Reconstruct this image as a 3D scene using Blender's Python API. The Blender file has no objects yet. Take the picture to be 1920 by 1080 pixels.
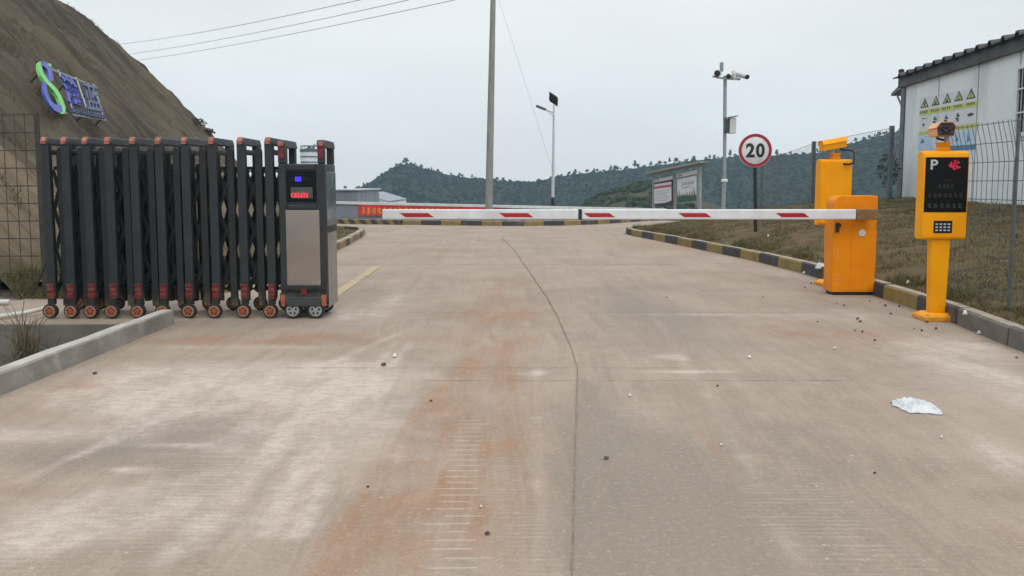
import bpy, bmesh, math, random
import numpy as np
from mathutils import Vector, Matrix

SC = bpy.context.scene
COL = SC.collection
random.seed(7)
rng = np.random.default_rng(7)

# ------------------------------------------------------------------ camera
F = 1440.0; CU, CV = 960.0, 463.0; CAMZ = 1.3
TANP = 118.0 / F; P = math.atan(TANP)
cam = bpy.data.cameras.new('camera'); camo = bpy.data.objects.new('camera', cam); COL.objects.link(camo)
cam.sensor_width = 36.0; cam.lens = 36.0 * F / 1920.0
cam.shift_y = -(540.0 - CV) / 1920.0
cam.clip_start = 0.05; cam.clip_end = 4000
camo.location = (0, 0, CAMZ); camo.rotation_euler = (math.pi / 2 - P, 0, 0)
SC.camera = camo

# ------------------------------------------------------------------ world, sun, exposure
SUN_EL, SUN_AZ = math.radians(52), math.radians(150)      # azimuth from +Y clockwise: behind the camera, to the right
w = bpy.data.worlds.new('World'); SC.world = w; w.use_nodes = True
nt = w.node_tree; nt.nodes.clear()
out = nt.nodes.new('ShaderNodeOutputWorld'); bg = nt.nodes.new('ShaderNodeBackground')
sky = nt.nodes.new('ShaderNodeTexSky'); sky.sky_type = 'NISHITA'; sky.sun_disc = False
sky.sun_elevation = SUN_EL; sky.sun_rotation = SUN_AZ
sky.air_density = 1.0; sky.dust_density = 4.0; sky.ozone_density = 1.0
hsv = nt.nodes.new('ShaderNodeHueSaturation'); hsv.inputs['Saturation'].default_value = 0.12
mix = nt.nodes.new('ShaderNodeMix'); mix.data_type = 'RGBA'
mix.inputs[0].default_value = 0.82                          # the even overcast deck
mix.inputs[7].default_value = (7.0, 7.35, 7.55, 1)
nt.links.new(sky.outputs[0], hsv.inputs['Color']); nt.links.new(hsv.outputs[0], mix.inputs[6])
tc_ = nt.nodes.new('ShaderNodeTexCoord'); sz_ = nt.nodes.new('ShaderNodeSeparateXYZ'); nt.links.new(tc_.outputs['Generated'], sz_.inputs[0])
mr_ = nt.nodes.new('ShaderNodeMapRange'); mr_.interpolation_type = 'SMOOTHSTEP'; mr_.inputs[1].default_value = 0.25; mr_.inputs[2].default_value = 1.0; mr_.inputs[3].default_value = 1.0; mr_.inputs[4].default_value = 1.7
nt.links.new(sz_.outputs[2], mr_.inputs[0])                # an overcast deck is brightest overhead
vm_ = nt.nodes.new('ShaderNodeVectorMath'); vm_.operation = 'SCALE'; nt.links.new(mix.outputs[2], vm_.inputs[0])
cn_ = nt.nodes.new('ShaderNodeTexNoise'); cn_.inputs['Scale'].default_value = 2.2; cn_.inputs['Detail'].default_value = 4
cm_ = nt.nodes.new('ShaderNodeMapping'); cm_.inputs['Scale'].default_value = (1, 1, 3.5); nt.links.new(tc_.outputs['Generated'], cm_.inputs[0]); nt.links.new(cm_.outputs[0], cn_.inputs['Vector'])
cr_ = nt.nodes.new('ShaderNodeMapRange'); cr_.inputs[1].default_value = 0.3; cr_.inputs[2].default_value = 0.7; cr_.inputs[3].default_value = 0.92; cr_.inputs[4].default_value = 1.05; nt.links.new(cn_.outputs[0], cr_.inputs[0])
cmul_ = nt.nodes.new('ShaderNodeMath'); cmul_.operation = 'MULTIPLY'; nt.links.new(cr_.outputs[0], cmul_.inputs[0]); nt.links.new(mr_.outputs[0], cmul_.inputs[1]); nt.links.new(cmul_.outputs[0], vm_.inputs['Scale'])
nt.links.new(vm_.outputs[0], bg.inputs[0]); nt.links.new(bg.outputs[0], out.inputs[0])
bg.inputs[1].default_value = 0.134
sl = bpy.data.lights.new('sun', 'SUN'); so = bpy.data.objects.new('sun', sl); COL.objects.link(so)
sl.energy = 0.5; sl.angle = math.radians(20); sl.color = (1.0, 0.96, 0.9)
sd = Vector((math.sin(SUN_AZ) * math.cos(SUN_EL), math.cos(SUN_AZ) * math.cos(SUN_EL), math.sin(SUN_EL)))
so.rotation_euler = sd.to_track_quat('Z', 'Y').to_euler(); so.location = (0, -10, 30)
SC.view_settings.view_transform = 'Standard'; SC.view_settings.look = 'None'
SC.cycles.volume_bounces = 3
SC.view_settings.exposure = 0.0; SC.view_settings.gamma = 1.0

# ------------------------------------------------------------------ survey helpers (photo measurements to metres)
FW = Vector((0, math.cos(P), -math.sin(P))); UPV = Vector((0, math.sin(P), math.cos(P)))
def ray(u, v): return FW + Vector(((u - CU) / F, 0, 0)) + UPV * ((CV - v) / F)
def at(u, v, Y):
    d = ray(u, v); k = Y / d.y
    return Vector((d.x * k, Y, CAMZ + d.z * k))
def grd(u, v, z=0.0):
    d = ray(u, v); k = (z - CAMZ) / d.z
    return Vector((d.x * k, d.y * k, z))

# ------------------------------------------------------------------ noise
def _h(ix, iy, s):
    n = (ix * 374761393 + iy * 668265263 + s * 974711) & 0x7fffffff
    n = ((n ^ (n >> 13)) * 1274126177) & 0x7fffffff
    return ((n ^ (n >> 16)) & 0xffff) / 65535.0
def vnoise(x, y, s=0):
    x = np.asarray(x, float); y = np.asarray(y, float)
    ix = np.floor(x).astype(np.int64); iy = np.floor(y).astype(np.int64)
    fx = x - ix; fy = y - iy; fx = fx * fx * (3 - 2 * fx); fy = fy * fy * (3 - 2 * fy)
    a = _h(ix, iy, s); b = _h(ix + 1, iy, s); c = _h(ix, iy + 1, s); d = _h(ix + 1, iy + 1, s)
    return (a * (1 - fx) + b * fx) * (1 - fy) + (c * (1 - fx) + d * fx) * fy
def fbm(x, y, s=0, o=4):
    t = 0; a = 0.5; x = np.asarray(x, float); y = np.asarray(y, float)
    for i in range(o):
        t = t + a * (vnoise(x, y, s + i) - 0.5); x = x * 2.03; y = y * 2.03; a *= 0.5
    return t
def sstep(a, b, x):
    t = np.clip((np.asarray(x, float) - a) / (b - a), 0, 1); return t * t * (3 - 2 * t)

# ------------------------------------------------------------------ materials
def srgb(r, g, b):
    f = lambda c: c / 12.92 if c <= 0.04045 else ((c + 0.055) / 1.055) ** 2.4
    return tuple(f(c / 255.0) for c in (r, g, b))
class NT:
    def __init__(s, m): s.t = m.node_tree; s.n = s.t.nodes; s.l = s.t.links
    def new(s, k, **kw):
        x = s.n.new(k)
        for a, b in kw.items(): setattr(x, a, b)
        return x
    def put(s, sock, v):
        if isinstance(v, bpy.types.NodeSocket): s.l.new(v, sock)
        elif v is not None: sock.default_value = v
    def math(s, op, a, b=None, c=None, clamp=False):
        x = s.new('ShaderNodeMath', operation=op); x.use_clamp = clamp
        s.put(x.inputs[0], a); s.put(x.inputs[1], b); s.put(x.inputs[2], c); return x.outputs[0]
    def mixc(s, f, a, b, blend='MIX'):
        x = s.new('ShaderNodeMix', data_type='RGBA', blend_type=blend)
        s.put(x.inputs[0], f)
        s.put(x.inputs[6], a if isinstance(a, bpy.types.NodeSocket) else (*a[:3], 1))
        s.put(x.inputs[7], b if isinstance(b, bpy.types.NodeSocket) else (*b[:3], 1)); return x.outputs[2]
    def noise(s, vec, scale, detail=4, rough=0.55, dist=0.0):
        x = s.new('ShaderNodeTexNoise'); s.put(x.inputs['Vector'], vec); x.inputs['Scale'].default_value = scale
        x.inputs['Detail'].default_value = detail; x.inputs['Roughness'].default_value = rough
        x.inputs['Distortion'].default_value = dist; return x.outputs[0]
    def ramp(s, f, lo, hi):
        x = s.new('ShaderNodeMapRange'); x.interpolation_type = 'SMOOTHSTEP'
        s.put(x.inputs[0], f); x.inputs[1].default_value = lo; x.inputs[2].default_value = hi; return x.outputs[0]
    def scl(s, vec, v):
        x = s.new('ShaderNodeVectorMath', operation='MULTIPLY'); s.put(x.inputs[0], vec); x.inputs[1].default_value = v; return x.outputs[0]
    def pos(s): return s.new('ShaderNodeNewGeometry').outputs['Position']
    def bump(s, h, strength, dist=0.01):
        x = s.new('ShaderNodeBump'); s.put(x.inputs['Height'], h); x.inputs['Strength'].default_value = strength
        x.inputs['Distance'].default_value = dist; return x.outputs[0]
def newmat(name):
    m = bpy.data.materials.new(name); m.use_nodes = True; n = NT(m)
    b = n.n['Principled BSDF']; return m, n, b
def pmat(name, c1, c2=None, scale=8.0, rough=0.6, metal=0.0, bump=0.0, bscale=None, stretch=(1, 1, 1), lo=0.35, hi=0.65, rvar=0.1, spec=0.5, dirt=None, dscale=2.0, mud=0.0):
    m, n, b = newmat(name); c1 = srgb(*c1); c2 = srgb(*c2) if c2 else tuple(x * 0.8 for x in c1)
    v = n.scl(n.pos(), stretch); f = n.ramp(n.noise(v, scale, 5, 0.6), lo, hi)
    c = n.mixc(f, c1, c2)
    if dirt: c = n.mixc(n.math('MULTIPLY', n.ramp(n.noise(v, dscale, 6, 0.65), 0.52, 0.72), dirt[3]), c, srgb(*dirt[:3]))
    n.put(b.inputs['Base Color'], c); n.put(b.inputs['Roughness'], n.math('ADD', rough, n.math('MULTIPLY', n.math('SUBTRACT', f, 0.5), rvar)))
    b.inputs['Metallic'].default_value = metal; b.inputs['Specular IOR Level'].default_value = spec
    if mud:                                            # road splash, thickest where the thing meets the ground
        sz = n.new('ShaderNodeSeparateXYZ'); n.l.new(n.pos(), sz.inputs[0])
        k = n.math('SUBTRACT', n.math('ADD', 0.5, n.math('MULTIPLY', n.math('SUBTRACT', n.noise(n.pos(), 14, 7, 0.75), 0.5), 1.6)), n.math('MULTIPLY', sz.outputs[2], 1.0 / mud))
        n.put(b.inputs['Base Color'], n.mixc(n.math('MULTIPLY', n.ramp(k, 0.0, 0.6), 0.55), c, srgb(150, 122, 90)))
    if bump: n.put(b.inputs['Normal'], n.bump(n.noise(v, bscale or scale * 4, 5, 0.6), bump, 0.02))
    return m
def emat(name, col, strength):
    m, n, b = newmat(name); b.inputs['Base Color'].default_value = (0.01, 0.01, 0.01, 1)
    b.inputs['Emission Color'].default_value = (*srgb(*col), 1); b.inputs['Emission Strength'].default_value = strength; return m

M = {}
M['gate'] = pmat('charcoal_powder_coat', (38, 43, 46), (32, 37, 40), 6, 0.45, 0.0, dirt=(78, 74, 70, 0.2), dscale=5, mud=0.5)
M['gate_dark'] = pmat('black_aluminium', (29, 32, 34), (24, 27, 29), 6, 0.5, dirt=(66, 62, 58, 0.2), dscale=4, mud=0.5)
M['cap_grey'] = pmat('grey_plastic_cap', (62, 66, 68), (54, 58, 60), 10, 0.5)
M['reflector'] = pmat('orange_reflector', (176, 104, 80), (142, 74, 58), 30, 0.3)
M['red_cover'] = pmat('maroon_plastic', (125, 55, 50), (104, 42, 40), 20, 0.35, dirt=(150, 110, 95, 0.35), dscale=12)
M['red_dark'] = pmat('dark_red_lens', (120, 22, 42), (98, 16, 32), 20, 0.25)
M['rubber'] = pmat('black_rubber', (30, 30, 30), (45, 43, 41), 15, 0.85)
M['rim_orange'] = pmat('orange_wheel', (160, 82, 46), (136, 66, 40), 30, 0.45)
M['rim_ring'] = pmat('pale_rim_ring', (168, 132, 104), (150, 116, 92), 30, 0.45)
M['rim_silver'] = pmat('silver_wheel', (168, 168, 168), (146, 146, 146), 30, 0.35, 0.3)
M['steel'] = pmat('brushed_stainless', (166, 155, 147), (150, 138, 130), 1.2, 0.28, 0.75, stretch=(1, 1, 1), rvar=0.02)
M['steel_pol'] = pmat('polished_stainless', (150, 155, 156), (140, 146, 148), 3.0, 0.2, 0.9, stretch=(8, 8, 1), rvar=0.15)
M['black_gloss'] = pmat('black_glass', (9, 9, 11), (12, 12, 14), 5, 0.3, spec=0.2)
M['orange'] = pmat('orange_yellow_enamel', (245, 164, 0), (238, 154, 0), 2.5, 0.45, bump=0.03, bscale=60, spec=0.18, dirt=(200, 130, 40, 0.2), dscale=4, mud=0.16)
M['orange_deep'] = pmat('orange_enamel', (234, 140, 0), (226, 130, 0), 2.5, 0.45, bump=0.03, bscale=60, spec=0.18, dirt=(190, 110, 30, 0.2), dscale=4, mud=0.16)
M['orange_pale'] = pmat('pale_orange_enamel', (240, 172, 110), (230, 160, 95), 5, 0.4)
M['white_boom'] = pmat('white_aluminium_boom', (222, 224, 226), (212, 213, 214), 5, 0.4, dirt=(178, 172, 165, 0.35), dscale=3)
M['red_stripe'] = pmat('red_reflective_tape', (182, 20, 38), (166, 14, 32), 60, 0.3)
M['rim_crimson'] = pmat('crimson_rim', (164, 36, 54), (150, 30, 46), 20, 0.4)
M['bracket'] = pmat('zinc_bracket', (150, 118, 80), (135, 104, 70), 12, 0.4, 0.5)
M['white'] = pmat('white_paint', (225, 227, 228), (214, 216, 216), 6, 0.5, dirt=(180, 178, 172, 0.3), dscale=3)
M['black'] = pmat('black_paint', (26, 27, 28), (33, 33, 33), 6, 0.5)
M['galv'] = pmat('galvanised_steel', (165, 170, 172), (150, 154, 157), 10, 0.45, 0.4)
M['galv_w'] = pmat('pale_painted_steel', (205, 209, 211), (192, 196, 198), 6, 0.45)
M['fence_wire'] = pmat('dark_green_wire', (92, 102, 102), (80, 88, 88), 10, 0.55)
M['fence_rust'] = pmat('dull_brown_wire', (62, 58, 50), (52, 48, 42), 10, 0.7)
M['conc_pole'] = pmat('pole_concrete', (150, 149, 146), (134, 133, 130), 3, 0.85, bump=0.2, stretch=(4, 4, 0.6))
M['panel_wall'] = pmat('white_sandwich_panel', (226, 234, 238), (218, 227, 233), 0.9, 0.5, stretch=(1, 1, 0.35), dirt=(176, 180, 178, 0.5), dscale=1.0)
M['trim_grey'] = pmat('grey_trim', (88, 94, 98), (78, 84, 88), 4, 0.5)
M['roof_dark'] = pmat('dark_roof_sheet', (66, 66, 68), (54, 54, 56), 3, 0.55, dirt=(96, 88, 80, 0.4), dscale=2)
M['yellow_strip'] = pmat('faded_yellow_print', (198, 206, 106), (186, 194, 92), 8, 0.5)
M['sign_yellow'] = pmat('yellow_print', (190, 196, 90), (176, 182, 80), 10, 0.5)
M['ink'] = pmat('black_ink', (44, 52, 60), (56, 64, 70), 10, 0.55)
M['ink_faint'] = pmat('grey_ink', (120, 128, 134), (140, 146, 150), 10, 0.55)
M['board_white'] = pmat('white_vinyl', (214, 222, 226), (206, 214, 219), 4, 0.5)
M['blue_pale'] = pmat('pale_blue_print', (190, 212, 232), (180, 204, 228), 6, 0.5)
M['blue'] = pmat('blue_print', (52, 118, 168), (64, 130, 178), 6, 0.5)
M['sign_blue'] = pmat('violet_blue_acrylic', (66, 82, 186), (56, 70, 164), 2.5, 0.35)
M['sign_blue_dk'] = pmat('dim_blue_acrylic', (66, 78, 124), (54, 66, 106), 2.5, 0.4)
M['sign_green'] = pmat('green_acrylic', (120, 205, 105), (105, 190, 98), 2.5, 0.35)
M['banner_red'] = pmat('red_banner_cloth', (214, 62, 66), (200, 48, 58), 1.5, 0.7)
M['banner_yel'] = pmat('orange_yellow_lettering', (240, 160, 70), (232, 130, 62), 3, 0.7)
M['wall_grey'] = pmat('grey_metal_sheet', (138, 146, 156), (126, 134, 145), 1.5, 0.55)
M['shed_white'] = pmat('pale_shed_sheet', (200, 208, 214), (188, 197, 204), 1.5, 0.55)
M['wire_black'] = pmat('wire_insulation', (96, 96, 104), (106, 106, 114), 1, 0.6)
M['plastic_bag'] = pmat('white_plastic_film', (214, 217, 218), (188, 194, 197), 14, 0.4, bump=0.5, bscale=22)
M['leaf_dead'] = pmat('dead_leaf', (58, 46, 38), (78, 60, 46), 20, 0.8)
M['stem_dry'] = pmat('dry_stem', (112, 100, 78), (86, 76, 58), 8, 0.85)
M['twig_dark'] = pmat('dark_twig', (46, 42, 36), (60, 54, 46), 8, 0.9)
M['leaf_green'] = pmat('dull_green_leaf', (58, 70, 50), (44, 56, 40), 6, 0.7)
M['pine'] = pmat('pine_foliage', (42, 56, 44), (32, 46, 36), 0.8, 0.85)
M['bark'] = pmat('bark', (74, 66, 58), (58, 52, 46), 8, 0.9)
M['led_blue'] = emat('blue_led', (60, 40, 255), 2.2)
M['led_red'] = emat('red_led', (255, 50, 75), 1.5)
M['led_pink'] = emat('pink_led', (255, 30, 75), 0.6)
M['led_dim_red'] = emat('dim_red_led', (96, 26, 44), 0.09)
M['led_dim_green'] = emat('dim_green_led', (28, 96, 70), 0.11)
M['screen'] = pmat('dark_screen', (20, 21, 25), (24, 25, 30), 3, 0.4, spec=0.2)
M['screen_grey'] = pmat('led_matrix_grey', (74, 82, 76), (64, 72, 66), 60, 0.5)
M['lens'] = pmat('dark_lens', (40, 34, 36), (52, 44, 44), 8, 0.15)
M['key'] = pmat('light_key', (190, 196, 198), (178, 184, 186), 20, 0.5)
M['poster'] = pmat('pale_poster', (236, 235, 240), (228, 228, 234), 3, 0.5)
M['poster_red'] = pmat('red_poster_ink', (186, 70, 92), (196, 88, 106), 6, 0.5)
M['poster_purple'] = pmat('plum_board', (88, 52, 70), (76, 46, 62), 4, 0.5)
M['poster_green'] = pmat('green_poster_ink', (70, 106, 84), (56, 92, 68), 1.2, 0.55)
M['board_frame'] = pmat('board_frame_metal', (158, 160, 162), (146, 148, 150), 4, 0.45)
M['kerb_y'] = pmat('worn_yellow_kerb', (142, 120, 66), (128, 110, 70), 5, 0.85, bump=0.3, dirt=(110, 98, 84, 0.8), dscale=4)
M['kerb_k'] = pmat('worn_black_kerb', (58, 58, 62), (70, 68, 70), 5, 0.85, bump=0.3, dirt=(112, 104, 98, 0.75), dscale=4)
M['kerb_g'] = pmat('plain_kerb_concrete', (112, 106, 98), (96, 90, 84), 3, 0.9, bump=0.3, dirt=(150, 142, 132, 0.5), dscale=3)
M['kerb_top'] = pmat('pale_kerb_top', (168, 156, 140), (150, 138, 122), 5, 0.9, bump=0.3, dirt=(112, 100, 86, 0.6), dscale=4)
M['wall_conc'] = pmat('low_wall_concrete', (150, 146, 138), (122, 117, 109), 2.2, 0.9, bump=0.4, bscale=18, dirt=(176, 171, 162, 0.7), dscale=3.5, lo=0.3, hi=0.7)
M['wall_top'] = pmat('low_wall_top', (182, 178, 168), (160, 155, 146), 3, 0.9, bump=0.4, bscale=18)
M['apron_edge'] = pmat('grey_concrete_edge', (116, 112, 102), (98, 95, 86), 2, 0.9, bump=0.3)  # plain concrete mottled between two greys, darker than the low wall
M['yellow_line'] = pmat('worn_yellow_line', (182, 166, 122), (160, 144, 124), 9, 0.85, dirt=(154, 136, 118, 0.9), dscale=4)
M['crack'] = pmat('crack_dirt', (118, 102, 88), (142, 124, 108), 9, 0.95)
M['pipe'] = pmat('white_pipe', (206, 204, 198), (186, 183, 176), 6, 0.5)

# ------------------------------------------------------------------ mesh builder
ORG = {}
class MB:
    def __init__(s): s.v = []; s.f = []; s.m = []
    def add(s, vs, fs, mi=0):
        o = len(s.v); s.v += [tuple(x) for x in vs]; s.f += [tuple(i + o for i in f) for f in fs]; s.m += [mi] * len(fs); return s
    def box(s, x0, x1, y0, y1, z0, z1, mi=0):
        v = [(x, y, z) for z in (z0, z1) for y in (y0, y1) for x in (x0, x1)]
        return s.add(v, [(0, 2, 3, 1), (4, 5, 7, 6), (0, 1, 5, 4), (2, 6, 7, 3), (0, 4, 6, 2), (1, 3, 7, 5)], mi)
    def hexa(s, b, t, mi=0):                       # two 4-point rings
        return s.add(list(b) + list(t), [(3, 2, 1, 0), (4, 5, 6, 7), (0, 1, 5, 4), (1, 2, 6, 5), (2, 3, 7, 6), (3, 0, 4, 7)], mi)
    def bar(s, a, b, wx, wy, up=(0, 0, 1), mi=0):   # rectangular bar from a to b
        a, b = Vector(a), Vector(b); d = (b - a).normalized(); u = Vector(up)
        if abs(d.dot(u)) > 0.98: u = Vector((0, 1, 0))
        r = d.cross(u).normalized(); u = r.cross(d)
        q = [(-wx, -wy), (wx, -wy), (wx, wy), (-wx, wy)]
        return s.hexa([a + r * (x / 2) + u * (y / 2) for x, y in q], [b + r * (x / 2) + u * (y / 2) for x, y in q], mi)
    def tube(s, pts, r, n=8, mi=0, caps=True):
        pts = [Vector(p) for p in pts]; rs = r if isinstance(r, (list, tuple)) else [r] * len(pts)
        o = len(s.v); k = len(pts)
        ref = Vector((0, 0, 1)) if abs((pts[-1] - pts[0]).normalized().z) < 0.9 else Vector((1, 0, 0))
        for i, p in enumerate(pts):
            d = (pts[min(i + 1, k - 1)] - pts[max(i - 1, 0)]).normalized()
            a = d.cross(ref).normalized(); b = a.cross(d)
            for j in range(n):
                t = 2 * math.pi * j / n; s.v.append(tuple(p + (a * math.cos(t) + b * math.sin(t)) * rs[i]))
        for i in range(k - 1):
            for j in range(n):
                s.f.append((o + i * n + j, o + i * n + (j + 1) % n, o + (i + 1) * n + (j + 1) % n, o + (i + 1) * n + j)); s.m.append(mi)
        if caps:
            s.f.append(tuple(o + j for j in range(n))[::-1]); s.f.append(tuple(o + (k - 1) * n + j for j in range(n))); s.m += [mi, mi]
        return s
    def lathe(s, c, axis, prof, n=20, mi=0):        # prof: (radius, distance along axis)
        c, ax = Vector(c), Vector(axis).normalized(); u = ax.orthogonal().normalized(); v = ax.cross(u); o = len(s.v); k = len(prof)
        for r, h in prof:
            for j in range(n):
                t = 2 * math.pi * j / n; s.v.append(tuple(c + ax * h + (u * math.cos(t) + v * math.sin(t)) * r))
        for i in range(k - 1):
            for j in range(n):
                s.f.append((o + i * n + j, o + i * n + (j + 1) % n, o + (i + 1) * n + (j + 1) % n, o + (i + 1) * n + j)); s.m.append(mi)
        if prof[0][0] > 1e-6: s.f.append(tuple(o + j for j in range(n))[::-1]); s.m.append(mi)
        if prof[-1][0] > 1e-6: s.f.append(tuple(o + (k - 1) * n + j for j in range(n))); s.m.append(mi)
        return s
    def prism(s, poly, fn, w0, w1, mi=0):           # poly of (a,b) through fn(a,b,w), w0 back to w1 front
        n = len(poly); o = len(s.v)
        s.v += [tuple(fn(a, b, w0)) for a, b in poly] + [tuple(fn(a, b, w1)) for a, b in poly]
        s.f += [tuple(o + i for i in range(n))[::-1], tuple(o + n + i for i in range(n))]
        s.f += [(o + i, o + (i + 1) % n, o + n + (i + 1) % n, o + n + i) for i in range(n)]; s.m += [mi] * (n + 2); return s
    def rect(s, fn, a0, a1, b0, b1, w0, w1, mi=0): return s.prism([(a0, b0), (a1, b0), (a1, b1), (a0, b1)], fn, w0, w1, mi)
    def text(s, body, fn, a0, a1, b0, b1, w0, w1, mi=0, bold=0.0):   # font outline fitted to the a,b box
        vs, fs = glyphs(body, bold)
        o = len(s.v)
        for x, y, z in vs: s.v.append(tuple(fn(a0 + x * (a1 - a0), b0 + y * (b1 - b0), w0 + z * (w1 - w0))))
        s.f += [tuple(o + i for i in f) for f in fs]; s.m += [mi] * len(fs); return s
    def marks(s, fn, a0, a1, b0, b1, n, seed, w0, w1, mi=0, fill=0.82):  # a row of small unreadable marks
        r = random.Random(seed); cw = (a1 - a0) / n
        for i in range(n):
            x0 = a0 + i * cw; x1 = x0 + cw * fill; h = b1 - b0
            for k in range(3):
                y = b0 + h * (k + 0.2 + 0.3 * r.random()) / 3; t = h * 0.11
                xa = x0 + (x1 - x0) * r.random() * 0.3; xb = x1 - (x1 - x0) * r.random() * 0.3
                s.rect(fn, xa, xb, y - t, y + t, w0, w1, mi)
            x = x0 + (x1 - x0) * (0.25 + 0.5 * r.random()); t = cw * 0.08
            s.rect(fn, x - t, x + t, b0 + h * 0.05, b1 - h * 0.05 * r.random(), w0, w1 * 1.01 + 1e-4, mi)
        return s
    def build(s, name, mats, parent=None, loc=None, smooth=None, bevel=0.0, local=False, seg=2):
        me = bpy.data.meshes.new(name)
        if local: og = Vector((0, 0, 0))
        elif parent is not None: og = ORG[parent.name]
        else: og = Vector(loc) if loc is not None else Vector((0, 0, 0))
        me.from_pydata([tuple(Vector(p) - og) for p in s.v], [], s.f)
        for x in (mats if isinstance(mats, (list, tuple)) else [mats]): me.materials.append(x if not isinstance(x, str) else M[x])
        me.polygons.foreach_set('material_index', s.m)
        bm = bmesh.new(); bm.from_mesh(me); bmesh.ops.recalc_face_normals(bm, faces=bm.faces); bm.to_mesh(me); bm.free()
        if smooth: 
            me.polygons.foreach_set('use_smooth', [True] * len(me.polygons)); me.set_sharp_from_angle(angle=math.radians(smooth))
        o = bpy.data.objects.new(name, me); COL.objects.link(o)
        if parent is not None: o.parent = parent
        elif not local: o.location = og
        ORG[o.name] = og
        if bevel:
            b = o.modifiers.new('bevel', 'BEVEL'); b.width = bevel; b.segments = seg; b.limit_method = 'ANGLE'; b.angle_limit = math.radians(35)
        return o
_G = {}
def glyphs(body, bold):
    if (body, bold) in _G: return _G[(body, bold)]
    c = bpy.data.curves.new('lettering', 'FONT'); c.body = body; c.extrude = 0.05; c.offset = bold; c.resolution_u = 6
    o = bpy.data.objects.new('lettering', c); COL.objects.link(o); bpy.context.view_layer.update()
    me = bpy.data.meshes.new_from_object(o.evaluated_get(bpy.context.evaluated_depsgraph_get()))
    vs = np.array([v.co[:] for v in me.vertices]); fs = [tuple(p.vertices) for p in me.polygons]
    lo, hi = vs.min(0), vs.max(0); vs = (vs - lo) / (hi - lo)
    bpy.data.objects.remove(o); bpy.data.curves.remove(c); bpy.data.meshes.remove(me)
    _G[(body, bold)] = (vs.tolist(), fs); return _G[(body, bold)]
def plane_fn(o, ex, ez, n):
    o, ex, ez, n = Vector(o), Vector(ex), Vector(ez), Vector(n)
    return lambda a, b, w: o + ex * a + ez * b + n * w
def quad_fn(tl, tr, br, bl):                        # a 0..1 left to right, b 0..1 bottom to top, w metres towards the viewer side
    tl, tr, br, bl = map(Vector, (tl, tr, br, bl)); n = (tr - bl).cross(tl - br).normalized()
    if n.y > 0 and abs(n.y) > 0.2: n = -n
    def fn(a, b, w_): return (bl * (1 - a) + br * a) * (1 - b) + (tl * (1 - a) + tr * a) * b + n * w_
    return fn
def tag(o, label=None, cat=None, group=None, kind=None):
    if label: o['label'] = label
    if cat: o['category'] = cat
    if group: o['group'] = group
    if kind: o['kind'] = kind
    return o
def thing(name, label, cat, loc, group=None, rz=0.0):
    o = bpy.data.objects.new(name, None); COL.objects.link(o); o.location = loc; o.rotation_euler = (0, 0, rz); o.empty_display_size = 0.2
    ORG[o.name] = Vector(loc); return tag(o, label, cat, group)
def copytree(o, parent=None):
    c = o.copy(); COL.objects.link(c)
    if parent is not None: c.parent = parent
    ORG[c.name] = ORG.get(o.name, Vector((0, 0, 0)))
    for ch in list(o.children): copytree(ch, c)
    return c
def np_mesh(name, V, Fc, mat, smooth=True, attrs=None):
    me = bpy.data.meshes.new(name); V = np.asarray(V, np.float32); Fc = np.asarray(Fc, np.int32); k = Fc.shape[1]
    me.vertices.add(len(V)); me.vertices.foreach_set('co', V.ravel())
    me.loops.add(Fc.size); me.loops.foreach_set('vertex_index', Fc.ravel())
    me.polygons.add(len(Fc)); me.polygons.foreach_set('loop_start', np.arange(0, Fc.size, k, dtype=np.int32))
    me.polygons.foreach_set('loop_total', np.full(len(Fc), k, np.int32))
    me.polygons.foreach_set('use_smooth', np.full(len(Fc), smooth, bool))
    for an, A in (attrs or {}).items():
        ca = me.color_attributes.new(an, 'FLOAT_COLOR', 'POINT'); ca.data.foreach_set('color', np.asarray(A, np.float32).ravel())
    me.update(); me.validate(); me.materials.append(mat)
    o = bpy.data.objects.new(name, me); COL.objects.link(o); return o
def grid(name, xs, ys, zf, mat, attrf=None, warp=None):
    X, Y = np.meshgrid(xs, ys); nx, ny = len(xs), len(ys)
    if warp: X, Y = warp(X, Y)
    Z = zf(X, Y); V = np.stack([X, Y, Z], -1).reshape(-1, 3)
    i = np.arange(nx * ny).reshape(ny, nx)
    Fc = np.stack([i[:-1, :-1], i[:-1, 1:], i[1:, 1:], i[1:, :-1]], -1).reshape(-1, 4)
    return np_mesh(name, V, Fc, mat, True, {k: f(X.ravel(), Y.ravel()) for k, f in (attrf or {}).items()})

# ================================================================== SETTING: ground, road, kerbs, banks, hills
def soil_mat(name, a, b, c, sc=3.0, bump=0.5, fine=40):
    m, n, bs = newmat(name); p = n.pos()
    f = n.ramp(n.noise(p, sc, 6, 0.65), 0.36, 0.64); g = n.ramp(n.noise(p, sc * 4.3, 6, 0.7), 0.4, 0.66)
    col = n.mixc(g, n.mixc(f, srgb(*a), srgb(*b)), srgb(*c))
    n.put(bs.inputs['Base Color'], col); bs.inputs['Roughness'].default_value = 0.95; bs.inputs['Specular IOR Level'].default_value = 0.15
    n.put(bs.inputs['Normal'], n.bump(n.noise(p, fine, 6, 0.7), bump, 0.03)); return m
M['soil'] = soil_mat('valley_soil', (110, 96, 76), (92, 84, 66), (120, 104, 84), 0.3, 0.4, 6)
M['verge'] = soil_mat('dry_turf_soil', (94, 82, 57), (76, 71, 48), (110, 90, 66), 1.6)
M['ditch'] = soil_mat('dark_ditch_soil', (88, 84, 72), (66, 63, 54), (104, 98, 84), 4)

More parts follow.
